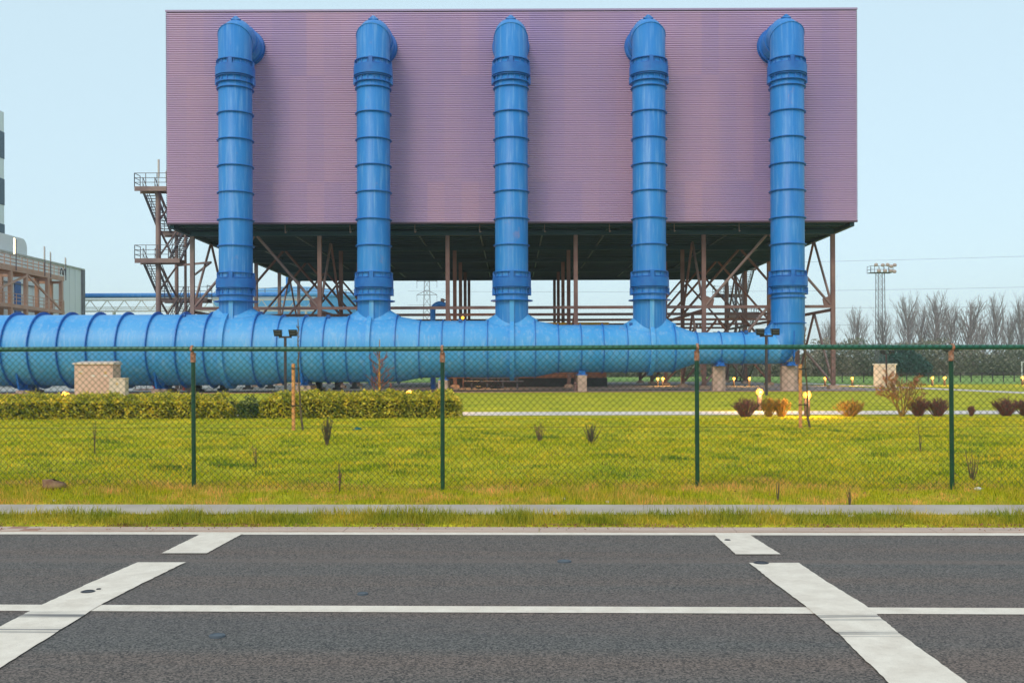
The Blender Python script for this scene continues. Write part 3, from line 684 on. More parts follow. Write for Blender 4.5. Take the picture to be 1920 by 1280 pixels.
# ------------------------------------------------------------------ risers
ZCZ = 23.80; RR = 1.085
def riser(x, last, label):
    t = thing('riser_pipe', label, 'pipe', (x, YP, GZ), 0, 'blue vertical riser pipes on the hall front')
    def B(mb, name, m, parent=None):
        o = mb.build(name, m, parent or t)
        if parent is None: o.location = (0, 0, -GZ)
        return o
    a_z, a_y = .30, .52
    # shell: vertical, two mitres, horizontal into the wall
    top = [(0, 0, ZCZ - a_z), (0, a_y, ZCZ), (0, Y0 - YP + .02, ZCZ)]
    rk = (1 if x < 10 else 1)
    if not last:
        bot = [(0, 0, ZH + rad(x) * .8)]
    else:
        bot = [(-2.2, 0, ZH), (-.72, 0, ZH), (0, 0, ZH + .72)]
    # separate shells so that every mitre stays a crisp edge
    pts = bot + top
    mb = MB(); mb.tube(pts, RR if not last else [1.036, 1.036, RR, RR, RR, RR], n=56, caps=False)
    sh = B(mb, 'pipe_shell', M['blue'])
    # crisp weld seams
    nrm1 = (Vector((0, 0, 1)) + Vector((0, a_y, a_z)).normalized()).normalized()
    # mitre lip
    def mring(c, din, nrm, w, h):
        c = Vector(c); din = Vector(din).normalized(); nrm = Vector(nrm).normalized(); k = 56
        xx = Vector((1, 0, 0)); yy = din.cross(xx).normalized(); vs = []
        for rr, s_ in ((RR - .01, -w / 2), (RR + h, -w / 2), (RR + h, w / 2), (RR - .01, w / 2)):
            for i in range(k):
                th = 2 * math.pi * i / k
                rel = xx * (rr * math.cos(th)) + yy * (rr * math.sin(th))
                q = c + rel; tt = (c - q).dot(nrm) / din.dot(nrm)
                vs.append(q + din * (tt + s_))
        fs = []
        for a in range(4):
            b = (a + 1) % 4
            for i in range(k): fs.append((a * k + i, a * k + (i + 1) % k, b * k + (i + 1) % k, b * k + i))
        m2 = MB(); m2.add(vs, fs, False); return m2
    B(mring((0, 0, ZCZ - a_z), (0, 0, 1), nrm1, .03, .03), 'mitre_seam', M['blue'])
    # crest plate on top of the bend
    cr = MB(); zt = ZCZ + RR
    cr.add([(-.34, .1, zt - .06), (.34, .1, zt - .06), (0.04, .1, zt + .18), (-.04, .1, zt + .18), (-.34, .22, zt - .06), (.34, .22, zt - .06), (.04, .22, zt + .18), (-.04, .22, zt + .18)],
           [(0, 1, 2, 3), (7, 6, 5, 4), (0, 3, 7, 4), (1, 5, 6, 2), (3, 2, 6, 7)])
    B(cr, 'crest_plate', M['blue'])
    # seams and flange where the duct enters the wall
    B(MB().ring((0, 1.25, ZCZ), (0, 1, 0), RR - .01, RR + .09, .06, 48), 'stiffener_ring', M['blue_band'])
    B(MB().ring((0, Y0 - YP - .10, ZCZ), (0, 1, 0), RR - .01, RR + .20, .07, 48), 'wall_flange', M['blue_band'])
    fl = MB()
    for k in range(20):
        th = 2 * math.pi * k / 20; c, s_ = math.cos(th), math.sin(th)
        fl.bar((c * (RR + .1), Y0 - YP - .35, ZCZ + s_ * (RR + .1)), (c * (RR + .1), Y0 - YP - .08, ZCZ + s_ * (RR + .1)), .035)
    fl.ring((0, Y0 - YP - .36, ZCZ), (0, 1, 0), RR - .01, RR + .17, .05, 48)
    B(fl, 'flange_stiffener', M['blue_band'])
    for z in [20.13, 18.50, 16.78, 15.06, 13.33, 11.55, 9.83]:
        B(MB().ring((0, 0, z), (0, 0, 1), RR - .01, RR + .115, .05, 56), 'stiffener_ring', M['blue_band'])
    # expansion joints
    for z0 in (20.93, 7.07):
        ej = B(MB().ring((0, 0, z0 + .31), (0, 0, 1), RR + .02, RR + .19, .60, 64), 'expansion_joint', M['blue_band'])
        up = MB(); up.ring((0, 0, z0 + .67), (0, 0, 1), RR - .01, RR + .10, .045, 56); up.ring((0, 0, z0 + 1.0), (0, 0, 1), RR - .01, RR + .13, .045, 56)
        lo = MB(); lo.ring((0, 0, z0 - .44), (0, 0, 1), RR - .01, RR + .15, .05, 56)
        lo.ring((0, 0, z0 - .06), (0, 0, 1), RR - .01, RR + .15, .03, 56)
        for k in range(16):
            th = 2 * math.pi * (k + .5) / 16; c, s_ = math.cos(th), math.sin(th)
            up.bar((c * (RR + .04), s_ * (RR + .04), z0 + .68), (c * (RR + .04), s_ * (RR + .04), z0 + .99), .022)
            lo.bar((c * (RR + .05), s_ * (RR + .05), z0 - .42), (c * (RR + .05), s_ * (RR + .05), z0 - .07), .024)
        up.box(-.13, .13, -RR - .17, -RR + .05, z0 + .5, z0 + 1.04)
        for s_ in (-1, 1):
            up.box(s_ * (RR + .05) - .1, s_ * (RR + .05) + .1, -.13, .13, z0 + .5, z0 + 1.0)
            lo.box(s_ * (RR + .10) - .1, s_ * (RR + .10) + .1, -.2, .2, z0 - .5, z0 - .03)
        up.build('upper_flange', M['blue_band'], ej); lo.build('lower_flange', M['blue_band'], ej)
    if not last:
        B(MB().ring((0, 0, 6.22), (0, 0, 1), RR - .01, RR + .30, .05, 56), 'base_flange', M['blue_band'])
        rm = rad(x); crown = ZH + rm
        # flared saddle
        mb = MB(); k = 64; vs = []
        for s_ in range(5):
            f_ = s_ / 4
            for i in range(k):
                th = 2 * math.pi * i / k; c, sn = math.cos(th), math.sin(th)
                rb = (RR + .68) * c * c + (RR + .06) * sn * sn
                r0 = RR + .004; rr = r0 + (rb - r0) * f_ ** 1.1
                yb = min(abs(rb * sn), rm - .02)
                zlow = ZH + math.sqrt(rm * rm - yb * yb) + .004
                ztop = crown + .42 * c * c + (ZH + math.sqrt(max(.01, rm * rm - RR * RR)) + .10 - crown) * sn * sn
                vs.append((rr * c, rr * sn, ztop + (zlow - ztop) * f_))
        fs = [(s_ * k + i, s_ * k + (i + 1) % k, (s_ + 1) * k + (i + 1) % k, (s_ + 1) * k + i) for s_ in range(4) for i in range(k)]
        mb.add(vs, fs, True); B(mb, 'saddle', M['blue_header'])
        zf = ZH + math.sqrt(rm * rm - RR * RR)
        B(MB().box(-.14, .14, -RR - .12, -RR + .04, zf - .35, 6.19), 'front_rib', M['blue_header'])
    else:
        for z in (6.35, 4.68): B(MB().ring((0, 0, z), (0, 0, 1), RR - .01, RR + .1, .05, 56), 'stiffener_ring', M['blue_band'])
        g = MB(); g.add([(-.04, -RR - .03, ZH - .6), (.04, -RR - .03, ZH - .6), (.04, -RR - .03, ZH + 1.1), (-.04, -RR - .03, ZH + 1.1), (-.04, -RR + .2, ZH - .9), (.04, -RR + .2, ZH - .9), (.04, -RR + .2, ZH + 1.1), (-.04, -RR + .2, ZH + 1.1)],
                        [(0, 1, 2, 3), (0, 4, 5, 1), (0, 3, 7, 4), (1, 5, 6, 2), (3, 2, 6, 7)]); g.v = [(v[0] + .1, v[1], v[2]) for v in g.v]
        B(g, 'front_rib', M['blue_band'])
        # triangular gusset in the inner corner of the bend
        w = MB(); w.add([(-1.75, -.42, ZH + .90), (-.95, -.42, ZH + 1.8), (-.9, -.42, ZH + .9), (-1.75, .42, ZH + .90), (-.95, .42, ZH + 1.8), (-.9, .42, ZH + .9)],
                        [(0, 2, 1), (3, 4, 5), (0, 1, 4, 3)])
        B(w, 'bend_gusset', M['blue'])
    return t
RL = ['blue vertical riser at the left end over the thickest header section', 'second blue riser from the left, behind the yellow lit sapling',
      'middle blue riser, straight above the centre of the hall front', 'fourth blue riser, between the middle one and the one with the corner bend',
      'rightmost blue riser, bending into the thin end of the header pipe']
for k in range(5): riser(RX[k], k == 4, RL[k])

# ------------------------------------------------------------------ stair towers
def stair_tower(name, label, x0, yf, yr, levels, mirror=1, rods=True):
    t = thing(name, label, 'stair tower', (x0, yf, GZ), 0, 'steel stair towers beside the hall')
    def B(mb, nm, m): return mb.build(nm, m, t)
    S = mirror; D = yr - yf; zt = levels[0] - GZ
    for (cx, cy, r) in ((0.15, .1, .19), (.05, D + .3, .15), (1.5 , D * .5 + .1, .10)):
        B(MB().bar((S * cx, cy, -.1), (S * cx, cy, zt - (.0 if cy < 1 else .8)), r, n=12, smooth=True), 'column', M['rust2'])
    for k in range(len(levels) - 1):       # braces between the columns
        za, zb = levels[k] - GZ, levels[k + 1] - GZ
        B(MB().bar((S * .15, .1, za - .2), (S * .05, D + .3, zb + .2), .06), 'brace', M['rust2'])
        B(MB().bar((S * .15, .1, zb + .2), (S * .7, D * .5 + .3, za - .3), .05), 'brace', M['rust2'])
    for k, z in enumerate(levels):
        z -= GZ; front = (k % 2 == 0)
        ya, yb = (-.6, .5) if front else (D - .1, D + 1.1)
        xa, xb = (-1.35, 2.0) if front else (-1.2, 2.6)
        if S < 0: xa, xb = -xb, -xa
        pm = MB(); pm.box(xa, xb, ya, yb, z - .05, z); pm.box(xa, xb, ya - .03, ya + .03, z - .28, z + .06); pm.box(xa, xb, yb - .03, yb + .03, z - .28, z + .06)
        pl = B(pm, 'platform', M['rust2'])
        rm = MB(); yo = ya if front else yb
        nn = 4
        for q in range(nn + 1):
            xx = xa + (xb - xa) * q / nn; rm.bar((xx, yo, z), (xx, yo, z + 1.05), .022)
        for q in (.36, .7, 1.05): rm.bar((xa, yo, z + q), (xb, yo, z + q), .02)
        for xx in (xa, xb):
            for q in (.36, .7, 1.05): rm.bar((xx, ya, z + q), (xx, yb, z + q), .02)
            rm.bar((xx, ya, z), (xx, ya, z + 1.05), .022); rm.bar((xx, yb, z), (xx, yb, z + 1.05), .022)
        rm.build('railing', M['steel_gray'], pl)
        if k < len(levels) - 1:
            zn = levels[k + 1] - GZ
            yA, yB = (.5, D - .1) if front else (D - .1, .5)
            xa_ = (-1.15, -.25) if front else (.75, 1.6)
            if S < 0: xa_ = (-xa_[1], -xa_[0])
            fm = MB()
            for xx in xa_: fm.bar((xx, yA, z - .05), (xx, yB, zn - .05), .07)
            ns_ = 15
            for q in range(1, ns_):
                f_ = q / ns_; yy = yA + (yB - yA) * f_; zz = z + (zn - z) * f_
                fm.box(xa_[0] + .04, xa_[1] - .04, yy - .11, yy + .11, zz - .02, zz + .01)
            fo = B(fm, 'stair_flight', M['steel_gray'])
            hm = MB()
            for xx in xa_:
                hm.bar((xx, yA, z + .95), (xx, yB, zn + .95), .022); hm.bar((xx, yA, z + .5), (xx, yB, zn + .5), .016)
                for q in range(5):
                    f_ = q / 4; yy = yA + (yB - yA) * f_; zz = z + (zn - z) * f_; hm.bar((xx, yy, zz), (xx, yy, zz + .95), .018)
            hm.build('handrail', M['steel_gray'], fo)
    if rods:
        B(MB().bar((S * .12, .3, zt), (S * .12, .3, zt + 1.0), .03, n=8).bar((S * .12, .3, zt + .95), (S * .12, .3, zt + 2.25), .075, n=10, smooth=True), 'lamp_rod', M['white_rod'])
        B(MB().bar((S * .35, 1.3, zt), (S * .35, 1.3, zt + .8), .03, n=8).bar((S * .35, 1.3, zt + .75), (S * .35, 1.3, zt + 1.6), .07, n=10, smooth=True), 'lamp_rod', M['white_rod'])
        B(MB().bar((1.6, .1, levels[2] - GZ - .4), (4.6, -1.5, levels[2] - GZ - .35), .07), 'tie_strut', M['rust2'])
        B(MB().bar((1.6, D, levels[2] - GZ - .7), (4.6, -1.5, levels[2] - GZ - .35), .06), 'tie_strut', M['rust2'])
    return t
stair_tower('stair_tower', 'open steel stair tower with white lamp rods left of the hall', PX(293, 72), 72, 76, [15.35, 12.7, 10.0, 7.4, 4.7, 2.2, GZ + .05])
stair_tower('stair_tower', 'far open steel stair tower seen under the hall behind the right legs', PX(1398, 108), 108, 112, [13.1, 10.4, 7.7, 5.0, 2.4, GZ + .05], mirror=-1, rods=False)

# ------------------------------------------------------------------ left industrial buildings
shed = thing('white_shed', 'pale metal industrial shed behind the gantry at far left', 'building', (-66, 100, GZ))
zt = P(153, 506, 120).z - GZ
mb = MB(); vs = []
nn = 54
for i in range(nn):            # ribbed side wall facing the hall
    y = -20 + 40 * i / nn; w = 40 / nn
    mb.box(12.2, 12.42 + (.05 if i % 2 else 0), y, y + w, 0, zt - .05)
mb.box(-14, 12.2, -20, 20, 0, zt - .05); mb.build('wall', M['white_far'], shed)
MB().box(-14.1, 12.6, -20.1, 20.2, zt - .048, zt + .12).build('roof', M['white_steel'], shed)
MB().box(12.2, 12.6, 19.4, 20.2, 0, zt - .05).build('corner_post', M['steel_gray'], shed)
MB().box(12.45, 12.55, 3.3, 4.6, 6.3, 11.2).build('door', M['blue_dark'], shed)
MB().box(12.45, 12.62, -1.5, 8.6, 10.9, 11.0).build('wall_rail', M['steel_gray'], shed)
o = MB(); rr = []
for i in range(9):
    a = R(90 * i / 8); rr.append((math.sin(a), math.cos(a)))
prof2 = [(9.2 - 0, 0)]
pts2 = [(-12.5, .1), (-12.5, 2.0)] + [(6.0 + 1.0 * math.sin(R(a)), 1.0 + 1.0 * math.cos(R(a))) for a in range(0, 91, 15)] + [(7.0, .1)]
vs = [(xx, pts[0], pts[1] + zt) for pts in pts2 for xx in (4, 12.0)]; k = len(pts2)
o.add(vs, [(2 * i, 2 * i + 1, (2 * i + 3) % (2 * k), (2 * i + 2) % (2 * k)) for i in range(k)] + [tuple(range(0, 2 * k, 2)), tuple(range(1, 2 * k, 2))])
o.build('roof_unit', M['white_far'], shed)
tower = thing('striped_tower', 'tall pale tower block with dark horizontal bands cut by the left photo edge', 'building', (-80, 125, GZ))
xr = PX(9, 130); hgt = P(9, 211, 130).z - GZ
MB().box(-12, xr + 80, -15, 5, 0, hgt).build('wall', M['white_far'], tower)
for (ya, yb) in ((247, 297), (335, 384), (420, 452)):
    za, zb = P(7, yb, 129.5).z - GZ, P(7, ya, 129.5).z - GZ
    MB().box(-12.05, xr + 80.06, -15.05, 5.02, za, zb).build('window_band', M['slate'], tower)
# gantry
gan = thing('walkway_gantry', 'rusty orange steel gantry with railed walkway at the left edge', 'gantry', (-49, 95, GZ))
zd = P(119, 520, 105).z - GZ; zl = P(117, 585, 105).z - GZ
def GB(mb, nm, m='gantry', parent=None): return mb.build(nm, M[m], parent or gan)
GB(MB().box(-1.3, 0, -18, 10, zd - .1, zd).box(-.05, .08, -18, 10, zd - .42, zd + .06).box(-1.4, -1.28, -18, 10, zd - .42, zd), 'walkway')
for yy in [-1.0, 2.0, 6.5, 9.6]:
    for xx in (-.1, -2.6 if yy < 3 else -1.2):
        GB(MB().box(xx - .17, xx + .17, yy - .17, yy + .17, 0, zd - .43), 'column')
for yy in [-1.0, 2.0, 6.5, 9.6]: GB(MB().box(-2.6, -.1, yy - .1, yy + .1, zd - .72, zd - .45), 'cross_beam')
GB(MB().box(-.12, .1, -18, 10, zl - .2, zl + .15).box(-2.7, -.12, -18, 10, zl - .12, zl - .02), 'lower_walkway')
GB(MB().bar((0, 2.0, zd - .6), (0, -4.0, zl + 1.2), .09), 'brace'); GB(MB().bar((0, 2.3, zd - .6), (0, 9.4, zl + .2), .09), 'brace'); GB(MB().bar((-2.6, -8, zd - .6), (-2.6, -1.2, zl + .2), .09), 'brace')
for zz, nmr in ((zd, 'railing'), (zl + .1, 'railing')):
    rm = MB(); y = -18.0
    while y <= 10.01:
        rm.bar((.02, y, zz - .2), (.02, y, zz + 1.1), .03); y += 1.12
    for q in (.4, .75, 1.1): rm.bar((.02, -18, zz + q), (.02, 10, zz + q), .028)
    if zz == zd:
        for q in (.4, .75, 1.1): rm.bar((-1.35, -18, zz + q), (-1.35, 10, zz + q), .028)
    GB(rm, nmr, 'gantry')
def yat(px): return 49.0 * 1800 / (960 - px) - 95
for px, y0_, y1_, m_ in ((29, 447, 476, 'tube_lit'), (83, 462, 487, 'white_rod'), (94, 472, 490, 'white_rod'), (122, 483, 495, 'white_rod')):
    yy = yat(px) if px < 120 else 10.3; Yw = 95 + yy
    za, zb = P(px, y1_, Yw).z - GZ, P(px, y0_, Yw).z - GZ
    GB(MB().bar((.1, yy, zd - .3), (.1, yy, zb - .1), .05, n=8), 'lamp_pole', 'steel_gray')
    GB(MB().bar((.1 + (-.12 if px == 29 else 0), yy - .1, za), (.1 + (-.12 if px == 29 else 0), yy - .1, zb), .07 if px != 94 else .05, n=10, smooth=True), 'lamp_tube', m_)
ho = MB()
for yy in (9.9, 9.2): 
    for i in range(10):
        a, b = math.pi * i / 10, math.pi * (i + 1) / 10
        ho.bar((.15, yy + .25 * math.cos(a), zd + .2 + 1.0 * math.sin(a) * .7), (.15, yy + .25 * math.cos(b), zd + .2 + 1.0 * math.sin(b) * .7), .035)
GB(ho, 'ladder_hoop', 'steel_dark')

# pipe bridge behind
pb = thing('pipe_bridge', 'long pale lattice truss bridge running behind the stair tower', 'pipe bridge', (-60, 140, GZ))
z0, z1 = P(350, 583, 140).z - GZ, P(350, 562, 140).z - GZ; xa, xb = -4, 60 + PX(590, 140)
MB().box(xa, xb, -.1, .1, z1 - .12, z1 + .12).build('top_chord', M['white_steel'], pb)
MB().box(xa, xb, -.1, .1, z0 - .1, z0 + .1).build('bottom_chord', M['white_steel'], pb)
MB().box(xa, xb, .5, .7, z0 + .55, z0 + .66).box(xa, xb, .5, .7, z0 + .30, z0 + .38).box(xa, xb, .8, 1.0, z1 + .3, z1 + .42).build('small_pipes', M['white_steel'], pb)
mb = MB(); x = xa; s = 0
while x < xb - 1.2:
    mb.bar((x, 0, z0 if s else z1), (x + 1.25, 0, z1 if s else z0), .05); x += 1.25; s = 1 - s
mb.build('lattice', M['white_steel'], pb)
for x in (2, 16, 30, 40):
    MB().box(x - .12, x + .12, -.3, .3, 0, z0 - .1).build('leg', M['white_steel'], pb)
bp_ = MB(); zz = P(350, 553.5, 141).z; xe = PX(541, 141)
bp_.tube([(-66, 141, zz), (xe - .7, 141, zz), (xe, 141, zz + .7), (xe, 141, zz + 8)], .34, n=20)
tag(bp_.build('overhead_pipe', M['blue']), 'thin blue overhead pipe lying on the pale truss bridge', 'pipe')
# storage tank
tk = thing('storage_tank', 'big round pale blue storage tank with shallow domed roof behind the hall legs', 'tank', (PX(560, 230), 230, GZ))
rt = 19.5; ht = P(560, 551, 212).z - GZ; n = 64
mb = MB(); vs = [(rt * math.cos(2 * math.pi * i / n), rt * math.sin(2 * math.pi * i / n), z) for z in (0, ht) for i in range(n)]
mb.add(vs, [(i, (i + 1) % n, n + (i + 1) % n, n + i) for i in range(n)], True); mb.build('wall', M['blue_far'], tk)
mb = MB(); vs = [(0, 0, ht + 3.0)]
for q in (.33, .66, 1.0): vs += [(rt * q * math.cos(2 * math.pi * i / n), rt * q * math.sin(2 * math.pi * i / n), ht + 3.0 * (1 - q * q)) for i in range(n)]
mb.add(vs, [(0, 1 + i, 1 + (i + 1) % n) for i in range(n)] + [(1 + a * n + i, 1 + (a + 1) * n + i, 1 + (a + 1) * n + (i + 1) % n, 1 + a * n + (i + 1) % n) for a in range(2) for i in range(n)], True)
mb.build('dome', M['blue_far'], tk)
MB().ring((0, 0, ht - .2), (0, 0, 1), rt, rt + .25, .4, 64).build('rim', M['blue_far'], tk)
mb = MB()
for i in range(40):
    a, b = 2 * math.pi * i / 40, 2 * math.pi * (i + 1) / 40
    pa = (rt * math.cos(a), rt * math.sin(a)); pb2 = (rt * math.cos(b), rt * math.sin(b))
    mb.bar((*pa, ht), (*pa, ht + 1.2), .06)
    for q in (.6, 1.2): mb.bar((*pa, ht + q), (*pb2, ht + q), .05)
mb.build('railing', M['steel_gray'], tk)

# far pylon and wires
py = thing('power_pylon', 'distant grey lattice power pylon seen under the hall left of centre', 'pylon', (PX(801, 420), 420, GZ)); py.scale = (.6, .6, 1)
mb = MB(); hh = 52
for s1 in (-1, 1):
    for s2 in (-1, 1): mb.bar((s1 * 4, s2 * 4, 0), (s1 * 1.2, s2 * 1.2, hh), .12)
for k in range(14):
    za, zb = hh * k / 14, hh * (k + 1) / 14; wa, wb = 4 - 2.8 * k / 14, 4 - 2.8 * (k + 1) / 14
    for s2 in (-1, 1): mb.bar((-wa, s2 * wa, za), (wb, s2 * wb, zb), .06); mb.bar((wa, s2 * wa, za), (-wb, s2 * wb, zb), .06)
mb.build('mast', M['steel_gray'], py)
for z in (34.5, 40.5, 46.5):
    mb = MB(); mb.bar((-7.5, 0, z), (7.5, 0, z), .1); mb.bar((-7.5, 0, z), (0, 0, z + 2), .12); mb.bar((7.5, 0, z), (0, 0, z + 2), .12)
    for s1 in (-1, 1): mb.bar((s1 * 7.3, 0, z), (s1 * 7.3, 0, z - 3), .12)
    mb.build('cross_arm', M['steel_gray'], py)
for i, (yl, yr_, nmw) in enumerate(((492, 480, 'highest'), (546, 538, 'second highest'), (578, 574, 'third highest'), (610, 607, 'lowest'))):
    pa, pb2 = P(1500, yl, 330), P(1960, yr_, 330); mb = MB(); prev = None
    for k in range(31):
        t = -1.6 + 4.2 * k / 30; q = pa.lerp(pb2, t); q.z += 6 * ((t - .5) / 2.1) ** 2 * .4
        if prev is not None: mb.bar(prev, q, .022, n=3)
        prev = q.copy()
    tag(mb.build('power_line', M['steel_gray']), nmw + ' of the four faint power wires crossing the sky at right', 'power line', 'power wires crossing the sky at right')

# ------------------------------------------------------------------ under and behind the hall
br = thing('plant_room', 'low orange brick plant room with dark plinth beneath the hall', 'building', (2, 84, GZ))
xl_, xr_ = PX(835, 81) - 2, PX(1137, 81) - 2
MB().box(xl_, xr_, -3, 3, .75, 5.2).build('wall', M['brick'], br)
MB().box(xl_ - .05, xr_ + .06, -3.06, 3.05, 0, .74).build('plinth', M['steel_dark'], br)
MB().box(xl_ - .2, xr_ + .2, -3.2, 3.2, 5.202, 5.4).build('roof', M['yellow'], br)
rk = thing('pipe_rack', 'low grey metal rack of valves and piping in front of the brick plant room', 'pipe rack', (PX(928, 74), 74, GZ))
mb = MB(); mb.box(-1.9, 1.8, -.3, .3, .75, 1.0); mb.build('tray', M['steel_gray'], rk)
for x in (-1.8, -.6, .6, 1.72): MB().box(x - .06, x + .06, -.28, .28, 0, .748).build('leg', M['steel_gray'], rk)
for x in (-1.2, -.1, .25):
    MB().bar((x - .2, -.34, .1), (x + .15, -.34, .72), .07, n=8).bar((x - .25, -.4, .12), (x + .25, -.4, .12), .1, n=8).build('valve', M['steel_dark'], rk)
MB().bar((-2.4, -.35, .55), (2.2, -.35, .55), .07, n=8, smooth=True).build('pipe', M['steel_gray'], rk)
gn = thing('gooseneck_pipe', 'blue gooseneck pipe with a brown valve head left of the middle riser', 'pipe', (PX(812, 72), 72, GZ))
pts = [(0, 0, 3.5), (0, 0, 5.9)] + [(.55 - .55 * math.cos(R(a)), 0, 5.9 + .5 * math.sin(R(a))) for a in (20, 40, 60, 80, 100)] + [(1.0, 0, 6.25)]
MB().tube(pts, .2, n=16).build('pipe', M['blue'], gn)
MB().tube([(0, 0, 0), (0, 0, 3.5)], .2, n=16).build('stem', M['blue_dark'], gn)
mb = MB(); mb.blob((.75, 0, 6.62), .16, jit=.6); mb.bar((.75, 0, 6.4), (.75, 0, 6.6), .05, n=8); mb.bar((.6, 0, 6.78), (1.0, 0, 6.66), .04); mb.build('valve_head', M['rust2'], gn)
def fig_hydr(px, Y, m, label):
    t = thing('hydrant', label, 'hydrant', (PX(px, Y), Y, GZ), 0, 'small hydrants along the yard')
    MB().bar((0, 0, 0), (0, 0, .5), .09, n=10, smooth=True).bar((-.18, 0, .34), (.18, 0, .34), .05, n=8).build('body', m, t)
    MB().blob((0, 0, .52), .11).build('cap', m, t)
fig_hydr(345, 70, M['red'], 'small red hydrant on the yard left of the first fence post'); fig_hydr(290, 70, M['red'], 'small red hydrant beside the low pier right of the cabinets')
fig_hydr(1079, 62.3, M['rust'], 'small orange-brown hydrant at the foot of the narrow square pier')
ped = None
for i, (px, Y) in enumerate(((372, 66.5), (418, 69), (465, 74), (507, 78), (598, 66.5), (633, 70), (665, 74))):
    lab = ['left end of the row', 'second from left in the row', 'third from left in the row', 'just left of the floodlight pole', 'right of the low pier, tallest', 'second right of the low pier', 'last one before the yellow sapling'][i]
    lab = 'dark steel pedestal on the yard, ' + lab
    if ped is None:
        ped = thing('steel_pedestal', lab, 'pedestal', (PX(px, Y), Y, GZ), 0, 'dark steel pedestals on the yard')
        MB().box(-.32, .32, -.32, .32, 0, .18).build('base', M['steel_dark'], ped)
        MB().box(-.18, .18, -.18, .18, .182, .9).build('upright', M['steel_dark'], ped)
    else: clone(ped, lab, (PX(px, Y), Y, GZ))
mb = MB(); mb.tube([(PX(360, 68), 66.6, 1.35), (PX(690, 74), 74.5, 1.35)], .25, n=16); tag(mb.build('low_pipe', M['steel_dark']), 'dark low pipe on feet hidden behind the header pipe', 'pipe')

# ------------------------------------------------------------------ cabinets, kiosk
cb = thing('utility_cabinet', 'large salmon utility cabinet with three doors before the thick pipe', 'cabinet', (PX(175.5, 57), 57, GZ - .02))
w = (PX(212, 57) - PX(140, 57)) / 2; hh = P(175, 683, 57).z - GZ + .02
MB().box(-w, w, 0, 1.15, 0, hh).build('body', M['cabinet'], cb)
MB().add([(-w - .08, -.1, hh), (w + .08, -.1, hh), (w + .08, 1.25, hh), (-w - .08, 1.25, hh), (-w - .08, -.1, hh + .08), (w + .08, -.1, hh + .08), (w + .0, 1.1, hh + .2), (-w, 1.1, hh + .2)],
         [(0, 3, 2, 1), (4, 5, 6, 7), (0, 1, 5, 4), (1, 2, 6, 5), (2, 3, 7, 6), (3, 0, 4, 7)]).build('roof', M['cabinet_pale'], cb)
for k in range(3):
    xa = -w + .04 + k * (2 * w - .08) / 3; xb = xa + (2 * w - .08) / 3 - .03
    d = MB().box(xa, xb, -.025, -.002, .08, hh - .1).build('door', M['cabinet'], cb)
    if k != 1: MB().add([((xa + xb) / 2 - .09, -.03, 1.3), ((xa + xb) / 2 + .09, -.03, 1.3), ((xa + xb) / 2, -.03, 1.46)], [(0, 1, 2)]).build('warning_sign', M['yellow'], d)
    MB().box((xa + xb) / 2 - .1, (xa + xb) / 2 + .1, -.03, -.026, 1.15 if k else 1.38, 1.22 if k else 1.45).build('notice', M['paper'], d)
cs = thing('utility_cabinet', 'small cream utility box standing against the salmon cabinet', 'cabinet', (PX(219.5, 56), 56, GZ - .02))
w = (PX(235, 56) - PX(205, 56)) / 2; hh = P(219, 709, 56).z - GZ
MB().box(-w, w, 0, .5, 0, hh).build('body', M['cabinet_pale'], cs)
MB().box(-w - .03, w + .03, -.03, .53, hh, hh + .05).build('roof', M['cabinet_pale'], cs)
d = MB().box(-w + .05, w - .05, -.02, -.002, .06, hh - .06).build('door', M['cabinet_pale'], cs)
MB().add([(-.08, -.025, hh - .35), (.08, -.025, hh - .35), (0, -.025, hh - .2)], [(0, 1, 2)]).build('warning_sign', M['yellow'], d)
ks = thing('transformer_kiosk', 'small pale square kiosk on the lawn in front of the floodlight mast', 'kiosk', (PX(1659, 81), 81, GZ), R(-24))
hh = P(1655, 684, 80).z - GZ
M['kiosk'] = mat('kiosk_paint', (.76, .68, .62), rough=.7, var=.05)
MB().box(-.85, .85, -.7, .7, 0, hh).build('body', M['kiosk'], ks)
MB().box(-.95, .95, -.8, .8, hh + .001, hh + .12).build('roof', M['white_far'], ks)
MB().box(-.7, .7, -.72, -.705, .1, hh - .15).build('door', M['kiosk'], ks)

